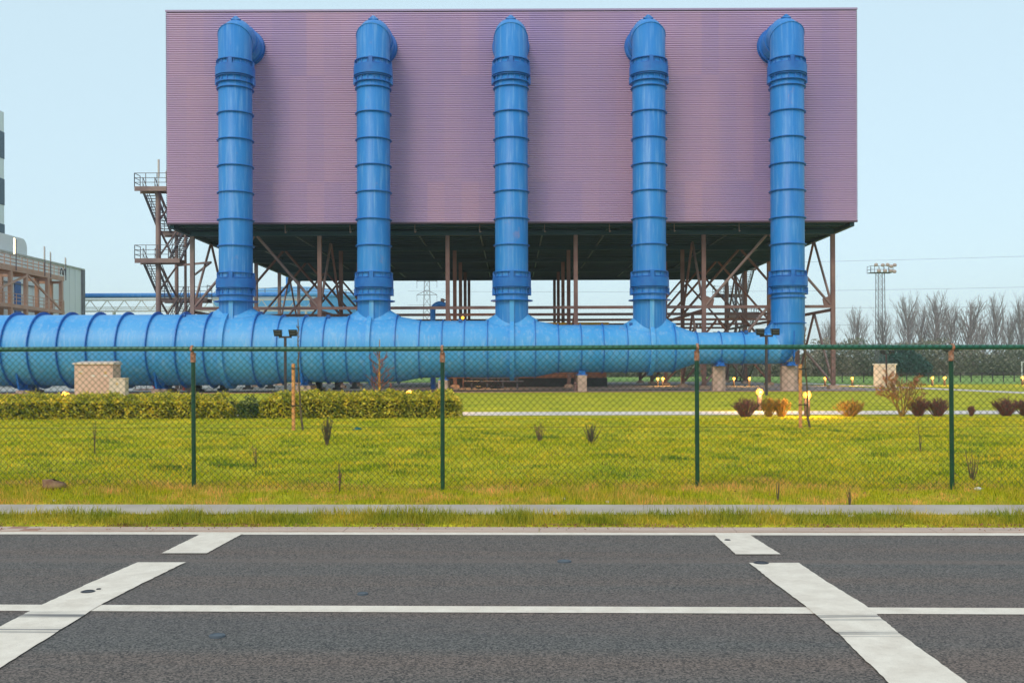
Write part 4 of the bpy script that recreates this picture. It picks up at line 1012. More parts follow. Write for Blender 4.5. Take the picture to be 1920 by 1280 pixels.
# ------------------------------------------------------------------ lamps
def bollard(label, loc, power, first=[None]):
    if first[0] is None:
        t = thing('bollard_lamp', label, 'lamp', loc, 0, 'lit bollard lamps on the lawns')
        MB().bar((0, 0, 0), (0, 0, .55), .085, n=16, smooth=True).build('post', M['pole'], t)
        MB().blob((0, 0, .645), .12, n=16, m=10).build('lamp_glass', M['lamp'], t)
        MB().bar((0, 0, .732), (0, 0, .76), .10, n=16, smooth=True).build('cap', M['pole'], t)
        first[0] = t
    else: t = clone(first[0], label, loc)
    if power:
        ld = bpy.data.lights.new('lamp_light', 'POINT'); ld.energy = power; ld.color = (1, .55, .14); ld.shadow_soft_size = .12
        lo = bpy.data.objects.new('lamp_light', ld); col.objects.link(lo); lo.parent = t; lo.location = (0, -.22, .64)
    return t
BL = [(123, 31.5, 'lit bollard lamp just behind the hedge, left of the salmon cabinet', 130),
      (768, 31.5, 'lit bollard lamp behind the right part of the hedge', 130),
      (1424, 32.2, 'lit bollard lamp between the left round shrubs', 110),
      (1513, 28.4, 'nearest lit bollard lamp, beside the right staked sapling', 75),
      (1233, 82, 'left one of two far lamps close together under the fourth riser', 0), (1243, 82, 'right one of two far lamps close together under the fourth riser', 0),
      (1376, 80, 'far lit lamp just right of the left tall faceted pier', 0), (1405, 80, 'far lit lamp left of the right dark floodlight pole', 0),
      (1547, 80, 'far lit lamp at the foot of the rightmost hall leg', 0), (1598, 80, 'far lit lamp left of the pale kiosk', 0),
      (1748, 80, 'far lit lamp just right of the pink budding shrub', 0), (1771, 80, 'far lit lamp just left of the right fence post', 0), (1917, 80, 'far lit lamp beside the goal at the right edge', 0)]
for px, Y, lab, pw in BL: bollard(lab, (PX(px, Y), Y, gz(PX(px, Y), Y) if Y < 40 else GZ), pw)
# work lamp under the hall near the plant room
wl_ = thing('work_lamp', 'orange lit work lamp on the steelwork beside the middle riser', 'lamp', (PX(868, 74), 74, GZ))
MB().bar((0, 0, 0), (0, 0, 5.3), .05, n=8).build('post', M['rust'], wl_); MB().blob((0, -.1, 5.45), .13).build('lamp_glass', M['lamp'], wl_)
ld = bpy.data.lights.new('lamp_light', 'POINT'); ld.energy = 380; ld.color = (1, .5, .12); ld.shadow_soft_size = .2
lo = bpy.data.objects.new('lamp_light', ld); col.objects.link(lo); lo.parent = wl_; lo.location = (1.0, -.3, 2.4)

fl0 = None
for px, Yb, top, lab in ((535, 52, 619, 'dark pole with two floodlights standing before the thick pipe at left'), (1437, 52, 617, 'dark pole with two floodlights standing before the thin pipe end'),
                         (1662, 78, 657, 'distant dark floodlight pole in front of the pale kiosk'), (1781, 74, 652, 'distant dark floodlight pole just left of the right fence post')):
    loc = (PX(px, Yb), Yb, GZ); h = P(px, top, Yb).z - GZ
    if fl0 is None:
        h0 = h; fl0 = thing('floodlight_pole', lab, 'floodlight', loc, 0, 'dark floodlight poles')
        MB().bar((0, 0, 0), (0, 0, h - .32), .075, n=12, smooth=True).build('pole', M['pole'], fl0)
        MB().box(-.34, .34, -.07, .07, h - .42, h - .32).bar((-.34, 0, h - .3), (-.38, -.1, h - .2), .03).bar((.34, 0, h - .3), (.38, -.1, h - .2), .03).build('crossbar', M['pole'], fl0)
        for s_ in (-1, 1):
            xh = .30 * s_ + .0
            hd = MB(); c0 = xh - .19 + (.11 if s_ > 0 else -.11)
            hd.add([(c0, -.24, h + .02), (c0 + .44, -.24, h + .02), (c0 + .46, -.16, h - .33), (c0 + .04, -.16, h - .33), (c0 + .02, .12, h + .03), (c0 + .42, .12, h + .03), (c0 + .42, .12, h - .26), (c0 + .06, .12, h - .26)],
                   [(0, 1, 2, 3), (7, 6, 5, 4), (0, 4, 5, 1), (1, 5, 6, 2), (2, 6, 7, 3), (3, 7, 4, 0)])
            ho_ = hd.build('lamp_head', M['black'], fl0)
            gl = MB()
            for q in range(2):
                zz = h - .07 - q * .13; gl.quad((c0 + .07, -.245, zz - .012), (c0 + .40, -.245, zz - .012), (c0 + .40, -.25, zz + .012), (c0 + .07, -.25, zz + .012))
            gl.build('lamp_glass', M['glass_gray'], ho_)
    else: clone(fl0, lab, loc, scale=(1, 1, h / h0) if Yb == 52 else (.9, .9, h / h0))

# floodlight mast
fm = thing('floodlight_mast', 'tall slim lattice floodlight mast with a railed lamp platform at right', 'floodlight mast', (PX(1651, 150), 150, GZ))
ht = P(1651, 512, 150).z - GZ
mb = MB(); w = .55
for s1 in (-1, 1):
    for s2 in (-1, 1): mb.bar((s1 * w * 1.1, s2 * w, 0), (s1 * w * .9, s2 * w * .9, ht), .04)
nseg = 13
for k in range(nseg):
    za, zb = ht * k / nseg, ht * (k + 1) / nseg
    for s2 in (-1, 1): mb.bar((-w, s2 * w, za), (w, s2 * w, zb), .02); mb.bar((w, s2 * w, za), (-w, s2 * w, zb), .02); mb.bar((-w, s2 * w, zb), (w, s2 * w, zb), .02)
mb.build('mast', M['steel_gray'], fm)
mb = MB(); mb.box(-1.75, 1.7, -.8, .8, ht, ht + .08)
for x in (-1.75, -1.2, -.6, .2, 1.0, 1.7): mb.bar((x, -.8, ht), (x, -.8, ht + 1.05), .03); mb.bar((x, .8, ht), (x, .8, ht + 1.05), .03)
for q in (.5, 1.05): mb.bar((-1.75, -.8, ht + q), (1.7, -.8, ht + q), .03); mb.bar((-1.75, -.8, ht + q), (-1.75, .8, ht + q), .03)
mb.build('platform', M['steel_gray'], fm)
for (x, z) in ((-1.0, 1.2), (.05, 1.15), (.8, 1.2), (1.35, .95), (1.9, 1.15), (-.55, .25), (.4, .25), (1.3, .25), (1.85, .15)):
    MB().blob((x, -.95, ht + z), .33, n=12, m=8, sq=(1, .5, .85)).build('lamp_head', M['lens_warm'], fm)

# post and rail fence, goal
pf = thing('rail_fence', 'low dark post and wire fence along the far playing field', 'fence', (PX(1750, 100), 100, GZ))
for k in range(22):
    x = -9.5 + k * 1.12; MB().bar((x, 0, 0), (x, 0, 1.0), .04).build('post', M['pole'], pf)
MB().bar((-10, 0, .95), (15, 0, .95), .03).bar((-10, 0, .5), (15, 0, .5), .02).build('rail', M['pole'], pf)
gl_ = thing('football_goal', 'white football goal frame at the right edge beyond the lawn', 'goal', (PX(1916, 112), 112, GZ))
MB().bar((0, 0, 0), (0, 0, 2.1), .06, n=10).build('goal_post', M['paper'], gl_); MB().bar((7.3, 0, 0), (7.3, 0, 2.1), .06, n=10).build('goal_post', M['paper'], gl_)
MB().bar((-.06, 0, 2.16), (7.36, 0, 2.16), .06, n=10).build('crossbar', M['paper'], gl_)

# ------------------------------------------------------------------ branching plants
def branch(mb, p, d, L, r, lev, spread, nsub, gravity=.1, tips=None, minr=.004, seg=3, nside=3):
    p = Vector(p); d = Vector(d).normalized(); pts = [p.copy()]; rr = [r]
    for k in range(seg):
        d = (d + Vector((random.gauss(0, .08), random.gauss(0, .08), gravity * .5))).normalized()
        q = pts[-1] + d * (L / seg); r2 = max(minr, r * (1 - .6 * (k + 1) / seg))
        mb.bar(pts[-1], q, rr[-1], r2, n=nside); pts.append(q); rr.append(r2)
    if tips is not None and lev <= 1: tips.append(pts[-1]); tips.append(pts[-2])
    if lev > 0:
        for k in range(nsub):
            t = .25 + .75 * (k + random.random() * .6) / nsub; i = min(int(t * seg), seg - 1)
            b = pts[i].lerp(pts[i + 1], t * seg - i)
            ax = d.orthogonal().normalized(); ax.rotate(Matrix.Rotation(random.random() * 6.283, 3, d))
            nd = (d * math.cos(spread) + ax * math.sin(spread)).normalized()
            branch(mb, b, nd, L * (.45 + .2 * random.random()) * (1 - .35 * t), rr[i] * .55, lev - 1, spread * 1.02, nsub, gravity, tips, minr, max(2, seg - 1), nside)

TREEP = []
for v in range(4):
    random.seed(40 + v)
    h = 16.5; tr = MB(); tr.bar((0, 0, 0), (0, 0, h * .3), .30, .24, n=6, smooth=True).bar((0, 0, h * .3), (random.uniform(-.3, .3), 0, h * .62), .24, .15, n=6, smooth=True)
    cr = MB(); br_ = 30
    for k in range(br_):
        z = h * (.16 + .55 * k / br_); a = k * 2.4 + random.random(); sp = R(34 - 12 * k / br_) * (.8 + .4 * random.random())
        d = Vector((math.cos(a) * math.sin(sp), math.sin(a) * math.sin(sp), math.cos(sp)))
        branch(cr, (0, 0, z), d, h * (.40 if k < 22 else .3) * (.75 + .4 * random.random()), .07, 2, R(27), 4, .22, None, .010, 4, 3)
    t = thing('bare_tree', 'x', 'tree', (0, 0, 0), 0, 'bare poplars along the far edge of the field')
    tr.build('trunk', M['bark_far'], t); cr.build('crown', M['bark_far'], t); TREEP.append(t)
TL = [(1552, 205, .72, 'bare tree behind the right edge of the hall, thin and low'), (1607, 200, .86, 'slender bare poplar just left of the floodlight mast'), (1656, 210, .84, 'bare tree directly behind the floodlight mast'),
      (1703, 195, 1.0, 'tall bare poplar leaning left, first right of the mast'), (1728, 200, .9, 'bare poplar crowded behind the tall one right of the mast'), (1758, 195, 1.02, 'broad forked bare poplar left of the right fence post'),
      (1783, 202, .88, 'thin bare poplar right above the right fence post'), (1820, 198, 1.0, 'upright bare poplar first right of the right fence post'), (1842, 210, .78, 'narrow low bare poplar between two taller ones at right'),
      (1868, 196, 1.0, 'dense bare poplar second from the right edge'), (1916, 194, 1.03, 'tall bare poplar at the right edge of the photo'), (1893, 208, .8, 'low thin bare poplar just left of the edge tree'),
      (748, 330, .9, 'faint distant bare tree right of the second riser'), (902, 330, .85, 'faint distant bare tree left of the middle riser'), (1030, 330, .9, 'faint distant bare tree right of the middle riser'),
      (1118, 330, .9, 'faint distant bare tree left of the fourth riser'), (1160, 340, .8, 'faint distant bare tree touching the fourth riser'), (1300, 330, .8, 'faint distant bare tree seen right of the fourth riser')]
for i, (px, Y, sc, lab) in enumerate(TL):
    src = TREEP[i % 4]
    if i < 4: src['label'] = lab; t = src; t.location = (PX(px, Y), Y, GZ); t.rotation_euler.z = i * 1.3; t.scale = (sc * .9,) * 2 + (sc,)
    else: clone(src, lab, (PX(px, Y), Y, GZ), i * 1.7, (sc * random.uniform(.65, 1.15), sc * random.uniform(.65, 1.15), sc * random.uniform(.93, 1.04)))

# leaf cards helper
def leaves(name, C, size, m, parent=None, flat=.0):
    n = len(C); a = rng.normal(size=(n, 3)); a /= np.linalg.norm(a, axis=1)[:, None]
    b = rng.normal(size=(n, 3)); b -= (b * a).sum(1)[:, None] * a; b /= np.linalg.norm(b, axis=1)[:, None]
    s = size * rng.uniform(.6, 1.3, n)[:, None]
    V = np.stack([C - a * s, C + b * s * .5, C + a * s, C - b * s * .5], 1).reshape(-1, 3)
    return np_mesh(name, V, np.arange(4 * n).reshape(-1, 4), m, parent)
# far wood: one mass
N = 130000; xs_ = rng.uniform(-150, 130, N)
top = 6.4 + 1.0 * np.sin(xs_ * .11) + .8 * np.sin(xs_ * .31 + 1) + .7 * np.sin(xs_ * .83 + 2) + .5 * np.sin(xs_ * 1.9)
top = np.where(xs_ < 60, top * .80, top) * .88
top = top * np.where(xs_ < 30, .62, 1)
zz = np.abs(rng.beta(1.6, 1.05, N)) * top; yy = rng.uniform(184, 194, N) + rng.normal(0, 1, N)
wood = leaves('woodland', np.stack([xs_, yy, zz + GZ], 1), .24, M['leaf_wood'])
cx_ = np.arange(-150, 131, .8); ct = 6.4 + 1.0 * np.sin(cx_ * .11) + .8 * np.sin(cx_ * .31 + 1) + .7 * np.sin(cx_ * .83 + 2) + .5 * np.sin(cx_ * 1.9)
ct = np.where(cx_ < 60, ct * .80, ct) * np.where(cx_ < 30, .62, 1) * .56 * rng.uniform(.8, 1.1, len(cx_))
cy_ = 190 + rng.normal(0, 1.2, len(cx_)); Vc = []
for xx, yy_, tt in zip(cx_, cy_, ct): Vc += [(xx, yy_ - 1.5, 0), (xx, yy_ - .5, GZ + tt * .6), (xx, yy_ + 1, GZ + tt), (xx, yy_ + 4, 0)]
Tc = [(4 * i + k, 4 * i + 4 + k, 4 * i + 5 + k, 4 * i + 1 + k) for i in range(len(cx_) - 1) for k in range(3)]
wv = np.empty(len(wood.data.vertices) * 3, dtype=np.float32); wood.data.vertices.foreach_get('co', wv); wv = wv.reshape(-1, 3)
wt = np.arange(len(wv)).reshape(-1, 4); bpy.data.objects.remove(wood)
wood = np_mesh('woodland', np.concatenate([wv, np.array(Vc, dtype=np.float32)]), np.concatenate([wt, np.array(Tc) + len(wv)]), M['leaf_wood'])
tag(wood, kind='stuff', label='hazy grey-green belt of woodland behind the field', cat='woodland')
ev = thing('evergreen_tree', 'dark evergreen behind the pale kiosk, dense and rounded', 'tree', (PX(1690, 170), 170, GZ))
MB().bar((0, 0, 0), (0, 0, 4), .25, .1, n=8).build('trunk', M['bark'], ev)
C = []
for (cx, cz, r) in ((-2.2, 2.6, 2.0), (0, 3.2, 2.4), (2.4, 2.2, 2.0), (.8, 4.2, 1.5), (-3.6, 1.6, 1.5), (4, 1.4, 1.4)):
    v = rng.normal(size=(1200, 3)); v /= np.linalg.norm(v, axis=1)[:, None]; v *= (r * rng.uniform(.5, 1.05, 1200))[:, None]; v += (cx, 0, cz); C.append(v)
leaves('crown', np.concatenate(C), .25, M['leaf_pine'], ev)

# hedges
def hedge(x0, x1, label, h, m, seed, name='hedge', dens=850):
    L = x1 - x0; t = thing(name, label, 'hedge', ((x0 + x1) / 2, 28.9, 0), 0, 'low clipped hedges in front of the path')
    hx = L / 2; r_ = np.random.default_rng(seed)
    z0 = gz((x0 + x1) / 2, 28.6)
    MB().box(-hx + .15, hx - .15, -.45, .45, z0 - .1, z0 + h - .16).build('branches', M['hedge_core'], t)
    n = int(dens * L * (h * 2 + 1.3)); xx = r_.uniform(-hx, hx, n); side = r_.random(n)
    yy = np.where(side < .45, -.55 + r_.normal(0, .06, n), r_.uniform(-.58, .58, n)); zz = np.where(side < .45, r_.uniform(0, h, n), h + r_.normal(0, .05, n))
    e = np.abs(xx) > hx - .3; zz = np.where(e, r_.uniform(0, h, n), zz); 
    bump = .05 * np.sin(xx * 3.1) + .04 * np.sin(xx * 7.7 + 1) + .03 * np.sin(xx * 17)
    zz = zz * (1 + bump * .6 / h * 1.0); yy = yy * (1 + bump); 
    rd = np.clip((np.abs(yy) - .42) / .16, 0, 1) * np.clip((zz / h - .75) / .25, 0, 1); zz -= rd * .12
    end = np.clip((np.abs(xx) - (hx - .35)) / .35, 0, 1); zz *= 1 - .28 * end ** 2; yy *= 1 - .35 * end ** 2
    C = np.stack([xx, yy, zz + z0], 1); leaves('foliage', C, .042, m, t)
xA, xB, xC, xD = PX(436, 28.5), PX(484, 28.5), PX(866, 28.5), -17.5
hedge(xD, xA, 'long low yellow-green hedge in the left half, ending near the first post', .64, M['leaf_hedge'], 1)
hedge(xA + .05, xB - .02, 'short darker green hedge gap between the two yellow-green hedges', .58, M['leaf_dark'], 2)
hedge(xB, xC, 'low yellow-green hedge with a rounded end by the second fence post', .70, M['leaf_hedge'], 3)

# pruned shrubs
def shrub(px, wpx, hpx, mname, label, Y=28.45, n=85, group='round twiggy shrubs along the path'):
    s = Y / 1800; w = wpx * s / 2; h = hpx * s; x = PX(px, Y)
    t = thing('twiggy_shrub', label, 'shrub', (x, Y, gz(x, Y) - .02), 0, group)
    mb = MB(); random.seed(int(px))
    for k in range(n):
        a = random.random() * 6.283; q = math.sqrt(random.random()) * (1 + .10 * math.sin(3 * a + px) + .08 * math.sin(5 * a)); tx, ty = w * q * math.cos(a), w * .75 * q * math.sin(a)
        tz = h * (1 - .30 * q ** 2.5) * random.uniform(.78, 1.08)
        b0 = Vector((tx * .18 + random.gauss(0, .02), ty * .18, 0)); tip = Vector((tx, ty, tz)); mid = Vector((tx * .62, ty * .62, tz * .5)) + Vector((random.gauss(0, .015),) * 3)
        mb.bar(b0, mid, .007, .0045, n=3); mb.bar(mid, tip, .0045, .003, n=3)
        for e in range(4):
            f_ = random.uniform(.1, .9); s_ = mid.lerp(tip, f_); d = Vector((random.gauss(0, .5) + tx, random.gauss(0, .5) + ty, random.uniform(.3, 1.2))).normalized()
            mb.bar(s_, s_ + d * h * random.uniform(.12, .25), .0035, .0022, n=3)
    mb.build('twigs', M[mname], t)
    C = []
    for k in range(n * 4):
        a = random.random() * 6.283; q = math.sqrt(random.random()); z = random.uniform(.35, 1.0); C.append((w * q * z * math.cos(a), w * .75 * q * z * math.sin(a), h * z * (1 - .3 * q ** 2.5)))
    leaves('buds', np.array(C), .012, M['bud'] if mname == 'twig_red' else M['leaf_bush'], t)
shrub(1397, 56, 36, 'twig_red', 'round brown twiggy shrub left of the lamp with lamp post behind it')
shrub(1441, 34, 35, 'twig_lamplit', 'narrow twiggy shrub coloured lamplit gold just right of the lamp among the shrubs')
shrub(1465, 36, 35, 'twig_lamplit', 'twiggy shrub coloured lamplit gold just left of the right staked sapling')
shrub(1595, 58, 32, 'twig_lamplit', 'isolated round twiggy shrub coloured lamplit gold right of the nearest lamp')
shrub(1722, 40, 35, 'twig_red', 'reddish twiggy shrub touching the tall budding shrub')
shrub(1758, 48, 35, 'twig_red', 'reddish twiggy shrub just left of the right fence post')
shrub(1821, 16, 20, 'twig_red', 'smallest reddish twiggy shrub right of the right fence post', n=40)
shrub(1886, 54, 35, 'twig_red', 'large reddish twiggy shrub near the right edge')
shrub(1922, 40, 32, 'twig_red', 'reddish twiggy shrub cut by the right edge of the photo')

# budding multi-stem shrub
random.seed(5)
sh = thing('budding_shrub', 'tall vase-shaped shrub with yellow stems and pink buds', 'shrub', (PX(1692, 28.3), 28.3, gz(PX(1692, 28.3), 28.3)))
mb = MB(); tips = []
for k in range(7):
    a = k * .9; d = Vector((math.cos(a) * .42 + random.gauss(0, .08), math.sin(a) * .3, 1))
    branch(mb, (random.gauss(0, .03), random.gauss(0, .03), 0), d, 1.05, .017, 3, R(34), 4, .05, tips, .004, 4, 4)
mb.build('stems', M['bark_yellow'], sh)
C = np.repeat(np.array([tuple(p) for p in tips]), 2, 0); C += rng.normal(0, .02, C.shape); leaves('buds', C, .022, M['bud'], sh)

# staked saplings
def sapling(px_st, y_top, y_base, px_tr, tree_top, label, lab_tree, Y, mstem):
    x = PX(px_st, Y); g0 = gz(x, Y); zt = P(px_st, y_top, Y).z
    st = thing('wooden_stake', label, 'stake', (x, Y, g0), 0, 'wooden stakes holding saplings')
    MB().bar((0, 0, -.1), (.0, 0, zt - g0 - .02), .042, .040, n=10, smooth=True).build('post', M['wood'], st)
    MB().bar((0, 0, zt - g0 - .019), (0, 0, zt - g0 + .005), .036, n=10).build('post_top', M['wood'], st)
    xt = PX(px_tr, Y) - x; hh = zt - g0
    for f_ in (.12, .93): MB().bar((-.05, -.05, hh * f_ + .25 * (f_ < .5) * hh), (xt + .02, -.05, hh * f_ + .25 * (f_ < .5) * hh), .012).build('strap', M['black'], st)
    tr = thing('sapling', lab_tree, 'sapling', (x + xt + .06, Y, g0), 0, 'young staked saplings')
    mb = MB(); random.seed(int(px_st)); h = P(px_tr, tree_top, Y).z - g0; pts = [Vector((0.02, 0, 0))]
    for k in range(10):
        f_ = (k + 1) / 10; pts.append(Vector((-.08 * math.sin(f_ * 2.2) + random.gauss(0, .012), random.gauss(0, .01), h * f_)))
    for k in range(10): mb.bar(pts[k], pts[k + 1], .024 * (1 - .8 * k / 10) + .004, .024 * (1 - .8 * (k + 1) / 10) + .004, n=6, smooth=True)
    mb.build('trunk', M[mstem], tr)
    cr = MB()
    for k in range(22):
        f_ = random.uniform(.45, .98); i = int(f_ * 10); b = pts[i].lerp(pts[min(i + 1, 10)], f_ * 10 - i); s_ = random.choice((-1, 1))
        cr.bar(b, b + Vector((s_ * random.uniform(.02, .05), random.gauss(0, .03), random.uniform(.03, .09))), .006, .003, n=4)
    cr.build('twigs', M[mstem], tr)
Ys = 22.6
sapling(550, 682, 822, 561, 598, 'orange wooden stake in the left lawn, strapped to a thin sapling', 'thin leafless sapling strapped to the left stake', Ys, 'bark')
sapling(1500.5, 683, 822, 1512, 612, 'orange wooden stake in the right lawn beside the nearest lamp', 'thin leafless sapling strapped to the right stake', Ys, 'bark')
random.seed(12)
ys = thing('sapling', 'yellow stemmed young tree with fine pale twigs behind the hedge', 'sapling', (PX(711, 34), 34, GZ), 0, 'young staked saplings')
MB().bar((0, 0, 0), (0, 0, 1.35), .06, .045, n=8, smooth=True).bar((0, 0, 1.35), (.02, 0, 2.5), .03, .012, n=6).build('trunk', M['bark_yellow'], ys)
mb = MB()
for k in range(16):
    a = k * 2.4; z = .45 + 1.5 * k / 16; s_ = 1.0 - .4 * k / 16
    branch(mb, (0, 0, z), Vector((math.cos(a), math.sin(a) * .7, .55)), .62 * s_, .011, 2, R(30), 3, .25, None, .0035, 3, 3)
mb.build('twigs', M['twig_red'], ys)

# ------------------------------------------------------------------ chain-link fence
NF = 12.3
fence = thing('chainlink_fence', 'green chain-link fence with top rail between the verge and the lawn', 'fence', tuple(W(0, NF, 0)), -ALPHA)
zr = P(960, 652.5, 12.3).z; zb = gz_un(0, NF)
uposts = []
for px in (-112, 359.5, 829.5, 1309, 1788.5, 2270):
    p0 = P(px, 700, NF); p0 = G(px, 918, zb); uposts.append(UN(p0.x, p0.y)[0])
ua, ub = uposts[0] - 3, uposts[-1] + 3
def railz(u): return zr - .0010 * u + .006 * math.sin(u * .8)
mb = MB(); K = 40; pr = None
for k in range(K):
    u0, u1 = ua + (ub - ua) * k / K, ua + (ub - ua) * (k + 1) / K
    pass
mb.tube([(ua + (ub - ua) * k / K, 0, railz(ua + (ub - ua) * k / K)) for k in range(K + 1)], .030, n=12)
mb.build('top_rail', M['green_rail'], fence)
for i, u in enumerate(uposts):
    zt = railz(u); tx = random.uniform(-.012, .012)
    p_ = MB().bar((u + tx, .05, zb - .2), (u, .05, zt - .17), .028, n=12, smooth=True).build('post', M['green_post'], fence)
    c = MB(); c.bar((u, .045, zt - .172), (u, .045, zt - .05), .034, n=12, smooth=True); c.ring((u, 0, zt), (1, 0, 0), .031, .037, .03, 16)
    c.bar((u, .02, zt - .06), (u, .005, zt + .045), .024, .018, n=8, smooth=True); c.build('clamp', M['clamp'], p_)
for z in (.80,): MB().tube([(ua + (ub - ua) * k / 30, .006, zb + z + .004 * math.sin(k * 1.7)) for k in range(31)], .0022, n=5).build('tension_wire', M['green_wire'], fence)
# diagonals
dw = .084; H0, H1 = zb + .0, zr + .055
V = []; T = []; rw = .0026
def wire(ps, sgn):
    global V, T
    base = len(V)
    for i, pnt in enumerate(ps):
        for q in range(3):
            a = 2 * math.pi * q / 3; V.append((pnt[0] + rw * math.cos(a) * .71, pnt[1] + rw * math.sin(a), pnt[2] - sgn * rw * math.cos(a) * .71))
    for i in range(len(ps) - 1):
        for q in range(3):
            q2 = (q + 1) % 3; T.append((base + 3 * i + q, base + 3 * i + q2, base + 3 * (i + 1) + q2, base + 3 * (i + 1) + q))
hh = H1 - H0; ncell = int(hh / (dw / 2)) 
def wob(u, z): return (.006 * math.sin(u * 2.3 + z * 3.1) + .004 * math.sin(u * 7.1 - z * 5), .010 * math.sin(u * 1.3 + z * 2) + .004 * math.sin(u * 9 + z * 11))
m_ = int((ub - ua) / dw)
zig = int(hh / (dw / 2)) + 1
for i in range(-zig // 2 - 1, m_):
    for sgn in (1, -1):
        ps = []; u0 = ua + i * dw if sgn > 0 else ua + (i + zig / 2) * dw
        for k in range(zig + 1):
            u = u0 + sgn * k * dw / 2; z = H0 + k * dw / 2
            if u < ua or u > ub: continue
            if z > H1: continue
            du, dz = wob(u, z); top_ = 1 if z < zr - .08 else 0
            ps.append((u + du * top_, -.034 + .004 * (1 if (k + (sgn > 0)) % 2 else -1) , z + dz * top_ + (railz(u) - zr)))
        if len(ps) > 1: wire(ps, sgn)
np_mesh('wire_mesh', np.array(V), np.array(T), M['green_wire'], fence)

# ------------------------------------------------------------------ grasses
def blades(name, U, Nn, Hh, Wd, m, lean=.5):
    n = len(U); a = rng.uniform(0, 6.283, n); x = U * CA + Nn * SA; y = -U * SA + Nn * CA
    z = np.array([gz_un(u, q) for u, q in zip(U, Nn)]) - .005
    P0 = np.stack([x, y, z], 1); dx = np.stack([np.cos(a), np.sin(a), np.zeros(n)], 1) * Wd[:, None] / 2
    la = rng.uniform(0, 6.283, n); l = rng.uniform(0, lean, n) * Hh
    tip = P0 + np.stack([np.cos(la) * l, np.sin(la) * l, Hh], 1); mid = P0 + np.stack([np.cos(la) * l * .3, np.sin(la) * l * .3, Hh * .55], 1)
    V = np.stack([P0 - dx, P0 + dx, mid + dx * .8, mid - dx * .8, tip], 1).reshape(-1, 3)
    b = np.arange(n) * 5
    T = np.concatenate([np.stack([b, b + 1, b + 2], 1), np.stack([b, b + 2, b + 3], 1), np.stack([b + 3, b + 2, b + 4], 1)])
    return np_mesh(name, V, T, m)
def nz1(u, n, s=1.0): return .5 + .25 * np.sin(u * 1.7 * s + n * 2.1) + .25 * np.sin(u * .63 * s - n * 1.1 + 1.3) 
# verge between gutter and path
n = 42000; U = rng.uniform(-8.2, 8.2, n); Q = rng.uniform(10.03, 10.50, n)
cl = .5 + .5 * np.sin(U * 4.3 + np.sin(U * 1.7) * 2) * np.sin(Q * 6 + U)
Hh = rng.uniform(.025, .075, n) * (.7 + .9 * cl) * (1 + .5 * nz1(U, Q)); Hh[:1500] *= 1.7; Hh *= np.clip((Q - 10.02) / .12, .45, 1)
tag(blades('verge_grass', U, Q, Hh, rng.uniform(.004, .008, n), M['blade_verge'], .7), label='ragged strip of grass between the road gutter and the cycle path', cat='grass', kind='stuff')
# dry strip in front of and under the fence
n = 62000; U = rng.uniform(-9.8, 9.8, n); Q = 11.26 + rng.beta(1.1, 1.6, n) * 1.8
Hh = rng.uniform(.03, .09, n) * (.6 + .8 * nz1(U, Q, 1.4)); Hh[:2000] *= 1.9; Hh *= np.clip((Q - 11.2) / .15, .4, 1)
tag(blades('dry_grass', U, Q, Hh, rng.uniform(.004, .008, n), M['blade_straw'], .9), label='straw coloured rough grass along the foot of the chain-link fence', cat='grass', kind='stuff')
# lawn behind the fence
n = 190000; t_ = rng.random(n); Q = 12.6 + 15.6 * t_ ** 1.15; U = rng.uniform(-1, 1, n) * (Q * .56 + .6)
cl = nz1(U, Q) * .5 + .5 * (.5 + .5 * np.sin(U * 5.1 + Q) * np.sin(Q * 3.7 - U * 1.3))
Hh = rng.uniform(.02, .06, n) * (.55 + .9 * cl) * np.where(Q < 20, 1.15, .8); Wd = rng.uniform(.006, .012, n) * (Q / 14)
tag(blades('lawn_grass', U, Q, Hh, Wd, M['blade'], .9), label='bright yellow-green uneven lawn behind the chain-link fence', cat='grass', kind='stuff')
# darker tufts
n = 11000; cu = rng.uniform(-9, 9, 150); cq = rng.uniform(12.8, 22, 150); cu[:3] = (-5.6, -4.9, 2.2); cq[:3] = (14.5, 14.9, 15.6); k = (150 * rng.random(n) ** 1.5).astype(int)
U = cu[k] + rng.normal(0, .16, n); Q = cq[k] + rng.normal(0, .10, n)
M['tuft'] = mat('dark_tufts', (.09, .21, .01), rough=.6, island=.4, trans=.3)
tag(blades('grass_tufts', U, Q, rng.uniform(.03, .085, n), rng.uniform(.006, .012, n), M['tuft'], .8), label='scattered darker green tufts in the lawn behind the fence', cat='grass', kind='stuff')

M['debris'] = mat('dead_leaves', (.20, .075, .03), rough=.9, color2=(.34, .2, .09), vscale=5, island=.5)
n = 5200; U = rng.uniform(-8.5, 8.5, n); Q = 10.045 + rng.normal(0, .016, n) + .012 * np.sin(U * 3) ; Q[:700] = rng.uniform(9.8, 10.04, 700)
wgt = rng.random(n) < (.25 + .75 * (np.sin(U * 2.1) * np.sin(U * .7 + 1) > -.1)); U, Q = U[wgt], Q[wgt]
C = np.stack([U * CA + Q * SA, -U * SA + Q * CA, np.where(Q > 10.04, .03, .018) + rng.uniform(0, .015, len(U))], 1)
tag(leaves('dead_leaves', C, .010, M['debris']), label='brown dead leaves and grit gathered along the gutter edge', cat='leaves', kind='stuff')
n = 2600; U = rng.uniform(-9, 9, n); Q = rng.uniform(11.4, 17, n); C = np.stack([U * CA + Q * SA, -U * SA + Q * CA, np.array([gz_un(a, b) for a, b in zip(U, Q)]) + rng.uniform(.01, .05, n)], 1)
tag(leaves('fallen_leaves', C, .014, M['debris']), label='scattered brown fallen leaves in the lawn and rough grass', cat='leaves', kind='stuff')

